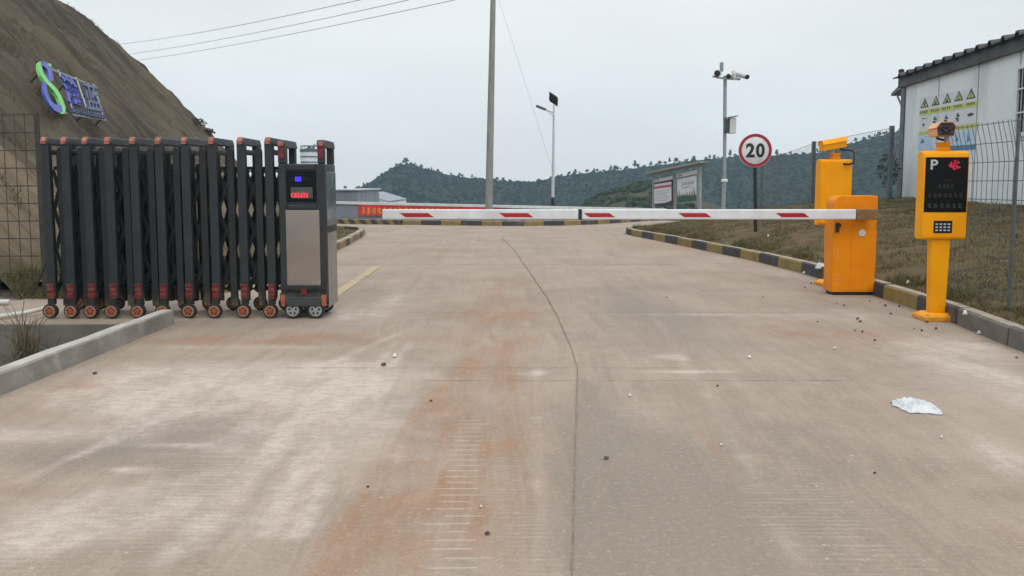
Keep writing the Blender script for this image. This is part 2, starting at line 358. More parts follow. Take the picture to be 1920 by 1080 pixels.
# wide ground sheet, falling away into the valley beyond the junction
def ground_z(X, Y):
    return -0.75 - 13.0 * sstep(46, 170, Y) + fbm(X * 0.05, Y * 0.05, 3) * 1.2 * sstep(46, 100, Y)
gx = np.concatenate([np.linspace(-450, -60, 16), np.linspace(-50, 50, 30), np.linspace(60, 480, 16)])
gy = np.concatenate([np.linspace(-60, 40, 20), np.linspace(46, 180, 30), np.linspace(200, 420, 14)])
tag(grid('ground', gx, gy, ground_z, M['soil']), kind='structure')

# ---- concrete road with dust, clay and wear
def road_mat():
    m, n, b = newmat('road_concrete'); p = n.pos()
    at_ = n.new('ShaderNodeAttribute'); at_.attribute_name = 'mask'
    sp = n.new('ShaderNodeSeparateColor'); n.l.new(at_.outputs['Color'], sp.inputs[0])
    R_, G_, B_ = sp.outputs[0], sp.outputs[1], sp.outputs[2]; A_ = at_.outputs['Alpha']
    sx = n.new('ShaderNodeSeparateXYZ'); n.l.new(p, sx.inputs[0]); X_, Y_ = sx.outputs[0], sx.outputs[1]
    base = n.mixc(n.ramp(n.noise(p, 0.9, 6, 0.6), 0.35, 0.65), srgb(166, 149, 134), srgb(148, 133, 119))
    mott = n.noise(n.scl(p, (1, 0.6, 1)), 6.0, 8, 0.72)
    base = n.mixc(n.math('MULTIPLY', n.ramp(mott, 0.42, 0.68), 0.6), base, srgb(172, 153, 136))
    wp = n.new('ShaderNodeVectorMath', operation='ADD'); n.l.new(p, wp.inputs[0])
    wn = n.new('ShaderNodeTexNoise'); n.l.new(p, wn.inputs['Vector']); wn.inputs['Scale'].default_value = 0.35; wn.inputs['Detail'].default_value = 2
    n.l.new(n.scl(wn.outputs['Color'], (0.45, 0, 0)), wp.inputs[1])
    st1 = n.noise(n.scl(wp.outputs[0], (4, 0.22, 1)), 2.0, 6, 0.7); st2 = n.noise(n.scl(wp.outputs[0], (16, 0.5, 1)), 2.0, 6, 0.7)
    base = n.mixc(n.math('MULTIPLY', n.ramp(st1, 0.46, 0.72), 0.5), base, srgb(134, 119, 106))
    base = n.mixc(n.math('MULTIPLY', n.ramp(st2, 0.5, 0.72), 0.5), base, srgb(176, 157, 140))
    base = n.mixc(n.math('MULTIPLY', n.ramp(n.math('SUBTRACT', 1.0, st2), 0.54, 0.74), 0.4), base, srgb(140, 118, 100))
    # masks broken up by noise
    def brk(msk, sc, lo, hi, stretch=(1, 1, 1), amt=0.75):
        t = n.noise(n.scl(p, stretch), sc, 7, 0.68, 0.3)
        return n.ramp(n.math('ADD', msk, n.math('MULTIPLY', n.math('SUBTRACT', t, 0.5), amt)), lo, hi)
    gry = brk(B_, 2.6, 0.05, 1.0, (1.6, 0.5, 1), 1.3)
    c = n.mixc(n.math('MULTIPLY', gry, 0.75), base, srgb(134, 124, 113))
    clay = brk(G_, 2.6, 0.05, 0.95, (2.2, 0.7, 1), 0.9)
    clay = n.math('MULTIPLY', clay, n.math('ADD', 0.55, n.math('MULTIPLY', n.ramp(n.noise(n.scl(wp.outputs[0], (7, 0.5, 1)), 2.2, 7, 0.72), 0.36, 0.62), 0.45)))
    c = n.mixc(n.math('MULTIPLY', n.math('MULTIPLY', clay, n.ramp(n.noise(n.scl(p, (1.2, .6, 1)), 2.1, 6, 0.7), 0.3, 0.62)), 0.85), c, n.mixc(n.ramp(n.noise(p, 5.0, 6, 0.7), 0.4, 0.65), srgb(148, 114, 88), srgb(160, 119, 90)))
    wht = brk(R_, 3.2, 0.1, 0.9, (1, 1.5, 1), 1.0)
    wht = n.math('MULTIPLY', wht, n.math('ADD', 0.45, n.math('MULTIPLY', n.ramp(n.noise(n.scl(wp.outputs[0], (1.6, .8, 1)), 1.7, 7, 0.7), 0.4, 0.6), 0.55)))
    wht = n.math('MULTIPLY', wht, n.math('ADD', 0.5, n.math('MULTIPLY', n.ramp(n.noise(n.scl(p, (1, 2.2, 1)), 11.0, 8, 0.75), 0.38, 0.62), 0.5)))
    c = n.mixc(n.math('MULTIPLY', wht, 0.85), c, srgb(210, 196, 185))
    # tining grooves across the road
    wob = n.math('MULTIPLY', n.noise(n.scl(p, (0.7, 0.1, 1)), 1.0, 2), 0.05)
    ph = n.math('MULTIPLY', n.math('ADD', Y_, wob), 2 * math.pi / 0.034)
    gr = n.math('SINE', ph)
    gmask = n.ramp(n.noise(n.scl(p, (1.6, 0.5, 1)), 1.1, 4), 0.45, 0.68)
    gl = n.math('MULTIPLY', n.ramp(gr, 0.1, 0.9), n.math('MULTIPLY', n.math('MULTIPLY', gmask, n.ramp(n.noise(n.scl(p, (2.5, 14, 1)), 1.7, 5), 0.4, 0.6)), 0.26))
    c = n.mixc(gl, c, srgb(200, 190, 178))
    # bare aggregate rungs in the wheel track (wider spacing)
    ph2 = n.math('MULTIPLY', n.math('ADD', Y_, wob), 2 * math.pi / 0.068)
    rg = n.math('MULTIPLY', n.ramp(n.math('SINE', ph2), 0.86, 0.99), n.ramp(n.math('ADD', A_, n.math('MULTIPLY', n.math('SUBTRACT', n.noise(n.scl(p, (6, 10, 1)), 1.8, 4), 0.5), 2.6)), 0.45, 0.75))
    c = n.mixc(n.math('MULTIPLY', rg, 0.55), c, srgb(204, 190, 175))
    # transverse joints
    for y0, wd, s_, x0, x1 in JOINTS:
        dy = n.math('ABSOLUTE', n.math('SUBTRACT', n.math('ADD', Y_, n.math('MULTIPLY', n.math('SUBTRACT', n.noise(p, 3.0, 4), 0.5), 0.05)), y0))
        k = n.math('SUBTRACT', 1.0, n.ramp(dy, wd * 0.4, wd))
        k = n.math('MULTIPLY', k, n.math('MULTIPLY', n.math('GREATER_THAN', X_, x0), n.math('LESS_THAN', X_, x1)))
        k = n.math('MULTIPLY', k, n.ramp(n.noise(n.scl(p, (1, 0.05, 1)), 3.2, 6, 0.7), 0.36, 0.66))
        c = n.mixc(n.math('MULTIPLY', k, s_), c, srgb(84, 74, 66))
    # fine grain and specks
    fg = n.noise(p, 130, 4, 0.75); c = n.mixc(n.math('MULTIPLY', n.ramp(fg, 0.42, 0.7), 0.4), c, srgb(104, 92, 82))
    fg2 = n.noise(n.scl(p, (1, 1.3, 1)), 34, 6, 0.75); c = n.mixc(n.math('MULTIPLY', n.ramp(fg2, 0.5, 0.72), 0.42), c, srgb(196, 182, 168))
    c = n.mixc(n.math('MULTIPLY', n.ramp(n.noise(p, 21, 6, 0.75), 0.54, 0.74), 0.35), c, srgb(116, 98, 84))
    vo = n.new('ShaderNodeTexVoronoi'); n.put(vo.inputs['Vector'], n.scl(p, (1, 1.6, 1))); vo.inputs['Scale'].default_value = 9.0
    spk = n.math('MULTIPLY', n.math('LESS_THAN', vo.outputs['Distance'], 0.075), n.ramp(n.noise(p, 1.3, 3), 0.5, 0.62))
    c = n.mixc(n.math('MULTIPLY', spk, 0.55), c, srgb(214, 204, 192))
    n.put(b.inputs['Base Color'], c); b.inputs['Specular IOR Level'].default_value = 0.25
    n.put(b.inputs['Roughness'], n.math('ADD', 0.78, n.math('MULTIPLY', mott, 0.15)))
    hgt = n.math('ADD', n.math('MULTIPLY', gr, n.math('MULTIPLY', gmask, 0.35)), n.math('MULTIPLY', n.noise(p, 55, 6, 0.7), 0.8))
    n.put(b.inputs['Normal'], n.bump(hgt, 0.35, 0.006)); return m
jy = lambda v: grd(960, v).y
JOINTS = [(jy(496), 0.05, 0.75, -4.5, 2.6), (jy(586), 0.03, 0.35, -3, 3.2), (jy(612), 0.025, 0.22, -3, 1.2), (jy(690), 0.016, 0.6, -1.6, 1.2),
          (jy(714), 0.013, 0.65, -0.85, 2.2), (jy(445), 0.06, 0.3, -3.5, 3.0), (-1.2, 0.014, 0.8, -3, 4)]
def blob(X, Y, u, v, rx, ry, a, rot=0.0):
    g = grd(u, v); dx, dy = X - g.x, Y - g.y; c, s = math.cos(rot), math.sin(rot)
    return a * np.exp(-(((dx * c + dy * s) / rx) ** 2 + ((-dx * s + dy * c) / ry) ** 2))
def band(X, Y, pts, wd, a):
    d = np.full(X.shape, 1e9); P_ = [grd(u, v) for u, v in pts]
    for p, q in zip(P_[:-1], P_[1:]):
        ex, ey = q.x - p.x, q.y - p.y; t = np.clip(((X - p.x) * ex + (Y - p.y) * ey) / (ex * ex + ey * ey), 0, 1)
        d = np.minimum(d, np.hypot(X - p.x - t * ex, Y - p.y - t * ey))
    return a * np.exp(-(d / wd) ** 2)
def road_mask(X, Y):
    R_ = sum(blob(X, Y, *b) for b in [
        (430, 700, 1.0, .35, 1.0), (230, 745, .6, .3, .8), (600, 705, .6, .45, .75), (90, 815, .55, .16, .75), (300, 770, .5, .25, .6), (560, 790, .6, .5, .5), (640, 740, .5, .5, .45),
        (1880, 720, .45, .9, .85), (1800, 650, .5, .5, .6), (1900, 860, .2, .5, .6), (740, 560, .25, .9, .55), (640, 590, .5, .35, .75), (1300, 697, .35, .035, 1.1), (1250, 670, .12, .1, .7),
        (1320, 590, .8, .12, .5), (230, 950, .25, .2, .6), (140, 990, .22, .2, .4), (250, 880, .12, .04, .7), (330, 835, .2, .04, .5), (1000, 700, .15, .08, .5), (1560, 590, .6, .5, .4), (700, 440, 1.5, 1.2, .35),
        (450, 650, 1.0, .1, .5), (1500, 720, .6, .3, .15), (620, 860, .5, .6, .4), (300, 930, .5, .5, .35), (60, 1000, .3, .3, .35), (470, 1000, .3, .3, .3)])
    G_ = sum(blob(X, Y, *b) for b in [
        (940, 590, .5, .5, .8), (930, 640, .3, .9, .55), (900, 760, .35, .7, .55), (860, 900, .35, .5, .45), (780, 960, .25, .35, .55), (720, 1040, .22, .25, .5), (960, 530, .6, 1.2, .45), (600, 635, 1.5, .3, .75), (420, 640, .8, .22, .7), (140, 735, .25, .5, .8),
        (1300, 465, 1.4, 1.3, .75), (1450, 490, .6, .9, .5), (1600, 630, .7, .5, .6), (1480, 620, .5, .5, .4), (20, 920, .2, .08, .7), (660, 440, .8, .8, .5), (1900, 1000, .1, .1, .4), (820, 470, 1.6, .7, .45), (1050, 440, 2.0, .5, .4), (930, 575, .45, 1.2, .4), (1380, 520, .8, 1.0, .45), (1150, 455, 1.2, .8, .35), (880, 850, .3, .6, .25)])
    G_ = G_ + band(X, Y, [(600, 1100), (700, 930), (800, 770), (880, 680)], 0.09, 0.75) + band(X, Y, [(930, 1100), (960, 800), (960, 640)], 0.22, 0.3)
    B_ = blob(X, Y, 1180, 900, .3, 1.2, .8) + blob(X, Y, 1250, 600, .7, 1.6, .8) + blob(X, Y, 1180, 560, .4, 1.5, .5) + blob(X, Y, 700, 480, .6, 1.5, .5) + blob(X, Y, 380, 800, .6, .3, .8, 0.3) + blob(X, Y, 170, 850, .6, .2, .8, 0.2) + blob(X, Y, 1350, 850, 1.0, .9, .45) + blob(X, Y, 1400, 1000, .7, .6, .5) + blob(X, Y, 660, 545, .35, .9, .7)
    B_ = B_ + band(X, Y, [(1105, 1100), (1110, 850), (1100, 720)], 0.10, 0.6) + blob(X, Y, 420, 870, .5, .4, .4)
    for k, (pts_, w_, a_) in enumerate([([(40, 900), (330, 770), (600, 690), (760, 620)], .05, .5), ([(560, 1000), (640, 820), (720, 700), (770, 640)], .05, .45), ([(500, 1000), (600, 820), (690, 700), (745, 640)], .04, .45), ([(300, 1060), (500, 860), (640, 700)], .06, .4), ([(690, 760), (740, 690)], .03, .6), ([(640, 760), (700, 690)], .03, .6), ([(1000, 1080), (1010, 820), (1005, 700), (985, 600)], .05, .3), ([(1500, 1050), (1340, 760), (1230, 600)], .06, .3), ([(1600, 1000), (1420, 760), (1280, 600)], .05, .25)]):
        R_ = R_ + band(X, Y, pts_, w_, a_)
    for pts_, w_, a_ in [([(760, 1080), (830, 820), (890, 640), (930, 540)], .06, .45), ([(950, 760), (940, 600), (935, 520)], .05, .5), ([(1450, 1050), (1300, 760), (1200, 600)], .06, .35), ([(100, 1000), (420, 800), (640, 680)], .06, .3)]:
        G_ = G_ + band(X, Y, pts_, w_, a_)
    A_ = band(X, Y, [(840, 1120), (862, 900), (885, 790)], 0.10, 1.0)
    return np.stack([np.clip(R_, 0, 1.2), np.clip(G_, 0, 1.2), np.clip(B_, 0, 1.2), np.clip(A_, 0, 1)], -1)
M['road'] = road_mat()
rx = np.linspace(-3.2, 4.6, 220)
ry = np.concatenate([np.linspace(-14, 1.2, 40), 1.25 * np.exp(np.linspace(0, math.log(27.5 / 1.25), 420))])
tag(grid('road', rx, ry, lambda X, Y: 0 * X + fbm(X * .4, Y * .4, 9, 2) * 0.006, M['road'], {'mask': road_mask}), kind='structure')
tag(grid('side_road', np.linspace(-30, -3.15, 60), np.linspace(7.06, 27.5, 50), lambda X, Y: 0 * X - 0.006, M['road'], {'mask': road_mask}), kind='structure')
tag(grid('side_road', np.linspace(4.5, 32, 40), np.linspace(17, 27.5, 30), lambda X, Y: 0 * X - 0.006, M['road'], {'mask': road_mask}), kind='structure')
mb = MB().box(-30, -3.2, 7.0, 7.06, -0.7, 0.004)
tag(mb.build('apron_edge', ['apron_edge']), kind='structure')
# longitudinal crack and yellow line
def ribbon(name, pts, wds, z, mat, seed=1, sub=14, jit=0.0):
    r = random.Random(seed); v = []; f = []; pp = []
    for (p, a), (q, b) in zip(zip(pts[:-1], wds[:-1]), zip(pts[1:], wds[1:])):
        for i in range(sub): t = i / sub; pp.append((p.lerp(q, t), a + (b - a) * t))
    pp.append((pts[-1], wds[-1]))
    for p, wd in pp:
        o = (r.random() - .5) * jit; k = wd * (0.6 + 0.8 * r.random()) if jit else wd
        v += [(p.x + o - k / 2, p.y, z), (p.x + o + k / 2, p.y, z)]
    f = [(2 * i, 2 * i + 1, 2 * i + 3, 2 * i + 2) for i in range(len(pp) - 1)]
    m_ = MB(); m_.add(v, f); return m_.build(name, [mat])
tag(ribbon('road_crack', [grd(u, v) for u, v in [(1072, 1100), (1078, 850), (1083, 690), (1070, 650), (1048, 600)]], [.004, .005, .006, .007, .010], 0.005, 'crack', 3, 30, 0.004), kind='structure')
tag(ribbon('road_crack', [grd(u, v) for u, v in [(1047, 598), (1026, 558), (965, 470), (940, 445)]], [.010, .014, .016, .016], 0.006, 'crack', 5, 20, 0.012), kind='structure')
tag(ribbon('lane_line', [Vector((-2.06, 7.7, 0)), Vector((-2.13, 12.1, 0))], [.13, .13], 0.006, 'yellow_line', 3, 20), kind='structure')

# ---- kerbs
def kerb(name, pts, h, wd, lens, cols, side=1, skew=None, z0=-0.05, endcap=True):
    """pts: plan polyline of the road-side foot; blocks of given length with material index per block"""
    P_ = [Vector((x, y, 0)) for x, y in pts]; cum = [0]
    for a, b in zip(P_[:-1], P_[1:]): cum.append(cum[-1] + (b - a).length)
    def at_s(s_):
        s_ = min(max(s_, 0), cum[-1])
        for i in range(len(P_) - 1):
            if s_ <= cum[i + 1] + 1e-9:
                t = (s_ - cum[i]) / (cum[i + 1] - cum[i]); d = (P_[i + 1] - P_[i]).normalized(); return P_[i].lerp(P_[i + 1], t), d
        return P_[-1], d
    mb_ = MB(); s_ = 0; i = 0; r = random.Random(len(pts))
    while s_ < cum[-1] - 0.05:
        L = lens(i) if callable(lens) else lens; e = min(s_ + L, cum[-1]); c = cols(i, s_)
        nseg = max(1, int((e - s_) / 0.3)); g = 0.008
        sk = skew(i, s_) if skew else 0.0; hh = h + (r.random() - 0.5) * 0.012; ov = (r.random() - 0.5) * 0.012
        for k in range(nseg):
            a_, b_ = s_ + (e - s_) * k / nseg + (g if k == 0 else 0), s_ + (e - s_) * (k + 1) / nseg - (g if k == nseg - 1 else 0)
            ring = []
            for q in (a_, b_):
                p, d = at_s(q); n_ = Vector((-d.y, d.x, 0)) * side; p = p + n_ * ov
                ring.append([p + Vector((0, 0, z0)), p + Vector((0, 0, hh - .02)) + n_ * .008 + d * sk, p + n_ * .03 + Vector((0, 0, hh)) + d * sk, p + n_ * wd + Vector((0, 0, hh)) + d * sk, p + n_ * wd + Vector((0, 0, z0))])
            o = len(mb_.v); mb_.v += [tuple(x) for x in ring[0] + ring[1]]
            for j, mi in ((0, c), (1, c), (2, 3), (3, c)):
                mb_.f.append((o + j, o + j + 1, o + 5 + j + 1, o + 5 + j)); mb_.m.append(mi)
            if k == 0: mb_.f.append((o, o + 1, o + 2, o + 3, o + 4)); mb_.m.append(c)
            if k == nseg - 1: mb_.f.append((o + 9, o + 8, o + 7, o + 6, o + 5)); mb_.m.append(c)
        s_ = e; i += 1
    return tag(mb_.build(name, ['kerb_y', 'kerb_k', 'kerb_g', 'kerb_top']), kind='structure')
RK = [(3.88, -12), (3.9, 3), (3.96, 5.9), (4.15, 7.2), (4.24, 8.9), (4.24, 11.2), (4.1, 13), (3.7, 15.5), (3.3, 17.8), (2.98, 19.5), (2.98, 20.2), (3.25, 20.9), (3.9, 21.5), (5.0, 21.9), (8, 22.2), (28, 22.6)]
s0 = 19.06                                             # length along the kerb where the paint starts (y about 7.05)
kerb('kerb', RK, 0.165, 0.13, lambda i: 0.953 if i < 20 else (0.83 if i < 26 else 0.74), lambda i, s_: 2 if i < 20 else (1 if (i - 20) % 2 == 0 else 0), side=-1)
FK = [(-16, 29.5), (-9, 26.4), (-5.5, 25.2), (-2.8, 24.4), (-1, 24.0), (.4, 23.85), (1.6, 24.1), (2.9, 24.9), (4.1, 26.3), (5.6, 28.2), (9, 31.5)]
kerb('kerb', FK, 0.15, 0.16, lambda i: 0.66 if i > 27 or i < 17 else 0.2, lambda i, s_: i % 2, side=1, skew=lambda i, s_: -0.16 if 17 <= i <= 27 else 0.0)
LK = [(-3.42, 9.2), (-3.42, 14.5), (-3.48, 16.2), (-3.66, 18.5), (-3.82, 20.0), (-4.1, 20.9), (-4.8, 21.6), (-7, 22.1), (-20, 22.6)]
kerb('kerb', LK, 0.14, 0.14, lambda i: 0.62, lambda i, s_: (0, 2, 0, 1)[i % 4], side=1)

# ---- right verge (a turfed slope), left verge, island
def poly_x(pts, Y):
    ys = [p[1] for p in pts]; xs = [p[0] for p in pts]; return np.interp(Y, ys, xs)
RKY = [p for p in RK if p[1] <= 20.2]
def verge_h(X, Y):
    ex = poly_x(RKY, Y) + 0.12; d = np.maximum(X - ex, 0)
    top = 0.95 + 0.25 * sstep(18, 8, Y)
    z = 0.135 + top * (1 - np.exp(-(d * 0.2 + 0.012 * d * d) / top))
    z = 0.135 + (z - 0.135) * (1 - 0.93 * sstep(19.6, 21.9, Y + 0.35 * np.maximum(0, 6 - X)))
    return z + fbm(X * 1.4, Y * 2.0, 21, 5) * 0.17 * sstep(0.0, 0.5, d) + fbm(X * 5, Y * 5, 25, 3) * 0.035 * sstep(0.0, 0.3, d)
vx = np.linspace(0, 1, 120) ** 1.7; vy = np.concatenate([np.linspace(-12, 4, 30), np.linspace(4.2, 22.15, 170)])
KB = [(p[0], p[1]) for p in RK]
def verge_left_edge(Y):
    e = poly_x(RKY, np.minimum(Y, 20.2)) + 0.11
    return e + np.where(Y > 20.2, 0.4 * np.maximum(0, Y - 20.2) + 2.2 * np.maximum(0, Y - 21.2) ** 1.5, 0)
tag(grid('grass_verge', vx, vy, verge_h, M['verge'], warp=lambda X, Y: (verge_left_edge(Y) + X * 26, Y)), kind='structure')
def left_h(X, Y):
    return 0.11 + fbm(X * 1.2, Y * 1.2, 31, 4) * 0.10
LKY = [p for p in LK if p[1] <= 20.0]
def left_edge(Y): return poly_x(LKY, np.minimum(Y, 20.0)) - 0.12 - np.where(Y > 20, 1.3 * (Y - 20), 0)
tag(grid('grass_verge', np.linspace(0, 1, 40), np.linspace(9.15, 21.9, 70), left_h, M['verge'], warp=lambda X, Y: (left_edge(Y) - X * 14, Y)), kind='structure')
FKx = [p[0] for p in FK]; FKy = [p[1] for p in FK]
tag(grid('island', np.linspace(-16, 9, 90), np.linspace(0, 1, 30), lambda X, Y: 0.12 + fbm(X, Y, 41) * 0.05 - 0.75 * sstep(.8, 5.5, Y - np.interp(X, FKx, FKy)), M['verge'], warp=lambda X, Y: (X, np.interp(X, FKx, FKy) + 0.15 + Y * 12)), kind='structure')

# ---- ditch and low wall at the left
tag(grid('ditch', np.linspace(-12, -3.22, 60), np.linspace(-6, 7.02, 70), lambda X, Y: -0.40 + fbm(X * 1.8, Y * 1.8, 51, 5) * 0.3 + 0.14 * sstep(5.6, 6.9, Y) + 0.5 * sstep(-6.5, -9, X), M['ditch']), kind='structure')
mb = MB()
yy = np.linspace(-6, 7.08, 60)
for a, b in zip(yy[:-1], yy[1:]):
    ja, jb = [float(fbm(t * 1.3, 2.0, 61)) * 0.02 for t in (a, b)]; ha, hb = [0.14 + float(fbm(t * 2.1, 7.0, 62)) * 0.025 for t in (a, b)]
    o = len(mb.v)
    for t, j, h in ((a, ja, ha), (b, jb, hb)):
        mb.v += [(-3.145 + j * .3, t, -0.02), (-3.155 + j, t, h - .012), (-3.17 + j, t, h), (-3.265 + j, t, h), (-3.28 + j, t, h - .015), (-3.29, t, -0.7)]
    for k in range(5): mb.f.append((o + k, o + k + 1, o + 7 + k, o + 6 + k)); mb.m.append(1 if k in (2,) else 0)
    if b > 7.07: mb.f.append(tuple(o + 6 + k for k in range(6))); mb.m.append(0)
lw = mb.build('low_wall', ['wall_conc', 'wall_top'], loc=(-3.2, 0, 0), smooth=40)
tag(lw, 'low weathered concrete wall edging the ditch at the left of the road', 'wall')

# ---- bare earth bank
def bank_mat():
    m, n, b = newmat('cut_earth'); a = n.new('ShaderNodeAttribute'); a.attribute_name = 'st'; v = a.outputs['Vector']; p = n.pos()
    f1 = n.ramp(n.noise(n.scl(v, (0.25, 2.2, 1)), 1.0, 6, 0.62, 0.4), 0.36, 0.64)
    f2 = n.ramp(n.noise(n.scl(v, (0.5, 9.0, 1)), 1.0, 6, 0.7, 0.3), 0.42, 0.68)
    f3 = n.ramp(n.noise(n.scl(v, (0.35, 1.0, 1)), 0.55, 4, 0.55), 0.42, 0.62)
    c = n.mixc(f1, srgb(124, 114, 99), srgb(92, 87, 78)); c = n.mixc(n.math('MULTIPLY', f2, 0.75), c, srgb(72, 68, 61))
    c = n.mixc(n.math('MULTIPLY', f3, 0.5), c, srgb(132, 117, 97))
    c = n.mixc(n.math('MULTIPLY', n.ramp(n.noise(p, 1.1, 6, 0.7), 0.56, 0.7), 0.4), c, srgb(84, 84, 62))
    sx = n.new('ShaderNodeSeparateColor'); n.l.new(a.outputs['Color'], sx.inputs[0])
    low = n.math('SUBTRACT', 1.0, n.ramp(n.math('ADD', sx.outputs[0], n.math('MULTIPLY', n.noise(p, 0.8, 5), 2.2)), 2.5, 3.1))
    c = n.mixc(n.math('MULTIPLY', low, 0.75), c, n.mixc(f2, srgb(172, 153, 127), srgb(140, 124, 104)))
    g = n.math('MULTIPLY', n.math('SUBTRACT', 1.0, n.ramp(n.math('ADD', sx.outputs[0], n.math('MULTIPLY', n.noise(p, 2.5, 4), 0.5)), 0.2, 1.0)), 0.9)
    c = n.mixc(g, c, srgb(88, 86, 52))
    n.put(b.inputs['Base Color'], c); b.inputs['Roughness'].default_value = 0.95; b.inputs['Specular IOR Level'].default_value = 0.1
    hh = n.math('ADD', n.noise(n.scl(v, (0.6, 5, 1)), 1.0, 7, 0.7), n.math('MULTIPLY', n.noise(p, 9, 6, 0.7), 0.5))
    n.put(b.inputs['Normal'], n.bump(hh, 1.0, 0.3)); return m
def toe_x(Y): return -5.6 - 0.157 * (Y - 9) - 1.6 * np.maximum(0, Y - 32) - 0.06 * np.maximum(0, Y - 30) ** 2 * (Y < 32)
bs_ = np.concatenate([np.linspace(0, 12, 170), np.linspace(12.2, 40, 50)]); by_ = np.concatenate([np.linspace(8.6, 36, 300), np.linspace(36.5, 60, 24)])
def bank_prof(s_): return np.where(s_ < 7.2, 1.02 * s_, 7.34 + 0.74 * (s_ - 7.2) - 0.006 * (s_ - 7.2) ** 2)
def bank_h(X, Y):
    s_ = toe_x(Y) - X
    z = bank_prof(s_) + (fbm(Y * 1.5 + s_ * .3, s_ * 0.22, 71, 5) * 0.8 + fbm(Y * .4, s_ * .2, 73, 3) * .9) * sstep(0.2, 2.0, s_) + fbm(Y * 2.6, s_ * 1.6, 75, 5) * 0.5 * sstep(0.0, .8, s_)
    return z * 1.0 - 0.02 - 0.4 * (1 - sstep(8.6, 9.2, Y)) * 0
M['bank'] = bank_mat()
tag(grid('embankment', bs_, by_, bank_h, M['bank'], {'st': lambda X, Y: np.stack([toe_x(Y) - X, Y, 0 * X, 0 * X + 1], -1)}, warp=lambda S, Y: (toe_x(Y) - S, Y)), kind='structure')

# ---- hills
HY = 300.0
def ridge(pts, Yr):
    us = [p[0] for p in pts]; X = [at(u, v, Yr).x for u, v in pts]; Z = [at(u, v, Yr).z for u, v in pts]; return X, Z
HX, HZ = ridge([(-400, 372), (300, 368), (560, 362), (627, 360), (655, 357), (680, 350), (705, 334), (740, 312), (765, 306), (800, 318), (850, 330), (900, 336), (960, 341), (1000, 341), (1040, 333), (1080, 326), (1130, 322), (1180, 318), (1240, 309), (1300, 301), (1350, 297), (1400, 292), (1480, 291), (1540, 286), (1600, 268), (1670, 250), (1760, 232), (1900, 205), (2100, 190), (2500, 230)], HY)
def hill_h(X, Y):
    r = np.interp(X * HY / np.maximum(Y, 200), HX, HZ); base = -15.0
    k = sstep(165, HY, Y) * 0.55 + 0.45 * np.clip((Y - 165) / (HY - 165), 0, 1)
    k = np.where(Y > HY, 1 - sstep(HY, HY + 90, Y), k)
    g = fbm(X * 0.03, Y * 0.03, 81, 4) * 5 * k * (1 - k) * 2
    return base + (r - base) * k + g
M['hill'] = soil_mat('forest_floor', (26, 40, 36), (22, 35, 33), (31, 43, 37), 0.08, 0.3, 1.0)
tag(grid('hill', np.linspace(-320, 420, 260), np.concatenate([np.linspace(160, 300, 60), np.linspace(304, 400, 20)]), hill_h, M['hill']), kind='structure')
def ico():
    b = bmesh.new(); bmesh.ops.create_icosphere(b, subdivisions=1, radius=1.0); v = np.array([x.co[:] for x in b.verts]); b.verts.ensure_lookup_table(); f = np.array([[y.index for y in x.verts] for x in b.faces]); b.free(); return v, f
IV, IF = ico()
def clumps(name, pts, rad, mat, squash=1.0, jag=0.35):
    n = len(pts); k = len(IV); V = IV[None] * (1 + (rng.random((n, k, 1)) - .5) * 2 * jag) * rad[:, None, None]
    V[:, :, 2] *= squash; V = V + pts[:, None, :]
    Fc = (IF[None] + (np.arange(n) * k)[:, None, None]).reshape(-1, 3); return np_mesh(name, V.reshape(-1, 3), Fc, mat, False)
M['forest'] = soil_mat('forest_crowns', (26, 40, 36), (22, 35, 33), (31, 43, 37), 0.09, 0.2, 2)
N = 14000; px_ = rng.uniform(-230, 300, N); py_ = 175 + 122 * rng.random(N) ** 0.8
r_ = rng.uniform(0.3, 0.85, N); pts = np.stack([px_, py_, hill_h(px_, py_) + r_ * 0.25], -1)
tag(clumps('forest', pts, r_, M['forest'], 1.0), 'dense dark evergreen wood covering the hazy hillside', 'forest', kind='stuff')
# nearer scrubby hillock
KX, KZ = ridge([(1020, 402), (1090, 392), (1115, 376), (1150, 360), (1190, 349), (1215, 346), (1250, 352), (1290, 366), (1330, 380), (1380, 398), (1500, 410)], 110.0)
def knoll_h(X, Y):
    r = np.interp(X * 110 / Y, KX, KZ); k = np.where(Y < 110, sstep(70, 110, Y), 1 - sstep(110, 140, Y)); return -12 + (r + 12) * k + fbm(X * .2, Y * .2, 91) * 1.0 * k
M['knoll'] = soil_mat('scrub_slope', (72, 70, 56), (54, 62, 46), (84, 76, 62), 0.15, 0.4, 2)
tag(grid('knoll', np.linspace(-6, 46, 90), np.linspace(68, 140, 50), knoll_h, M['knoll']), kind='structure')
N = 420; px_ = rng.uniform(8, 24, N); py_ = rng.uniform(86, 112, N); r_ = rng.uniform(0.25, 0.75, N)
M['scrub'] = soil_mat('scrub_leaves', (46, 60, 42), (54, 64, 46), (38, 50, 36), 0.4, 0.2, 3)
tag(clumps('scrub', np.stack([px_, py_, knoll_h(px_, py_) + r_ * .2], -1), r_, M['scrub'], 0.8), 'low green scrub covering the small hillock beyond the junction', 'scrub', kind='stuff')

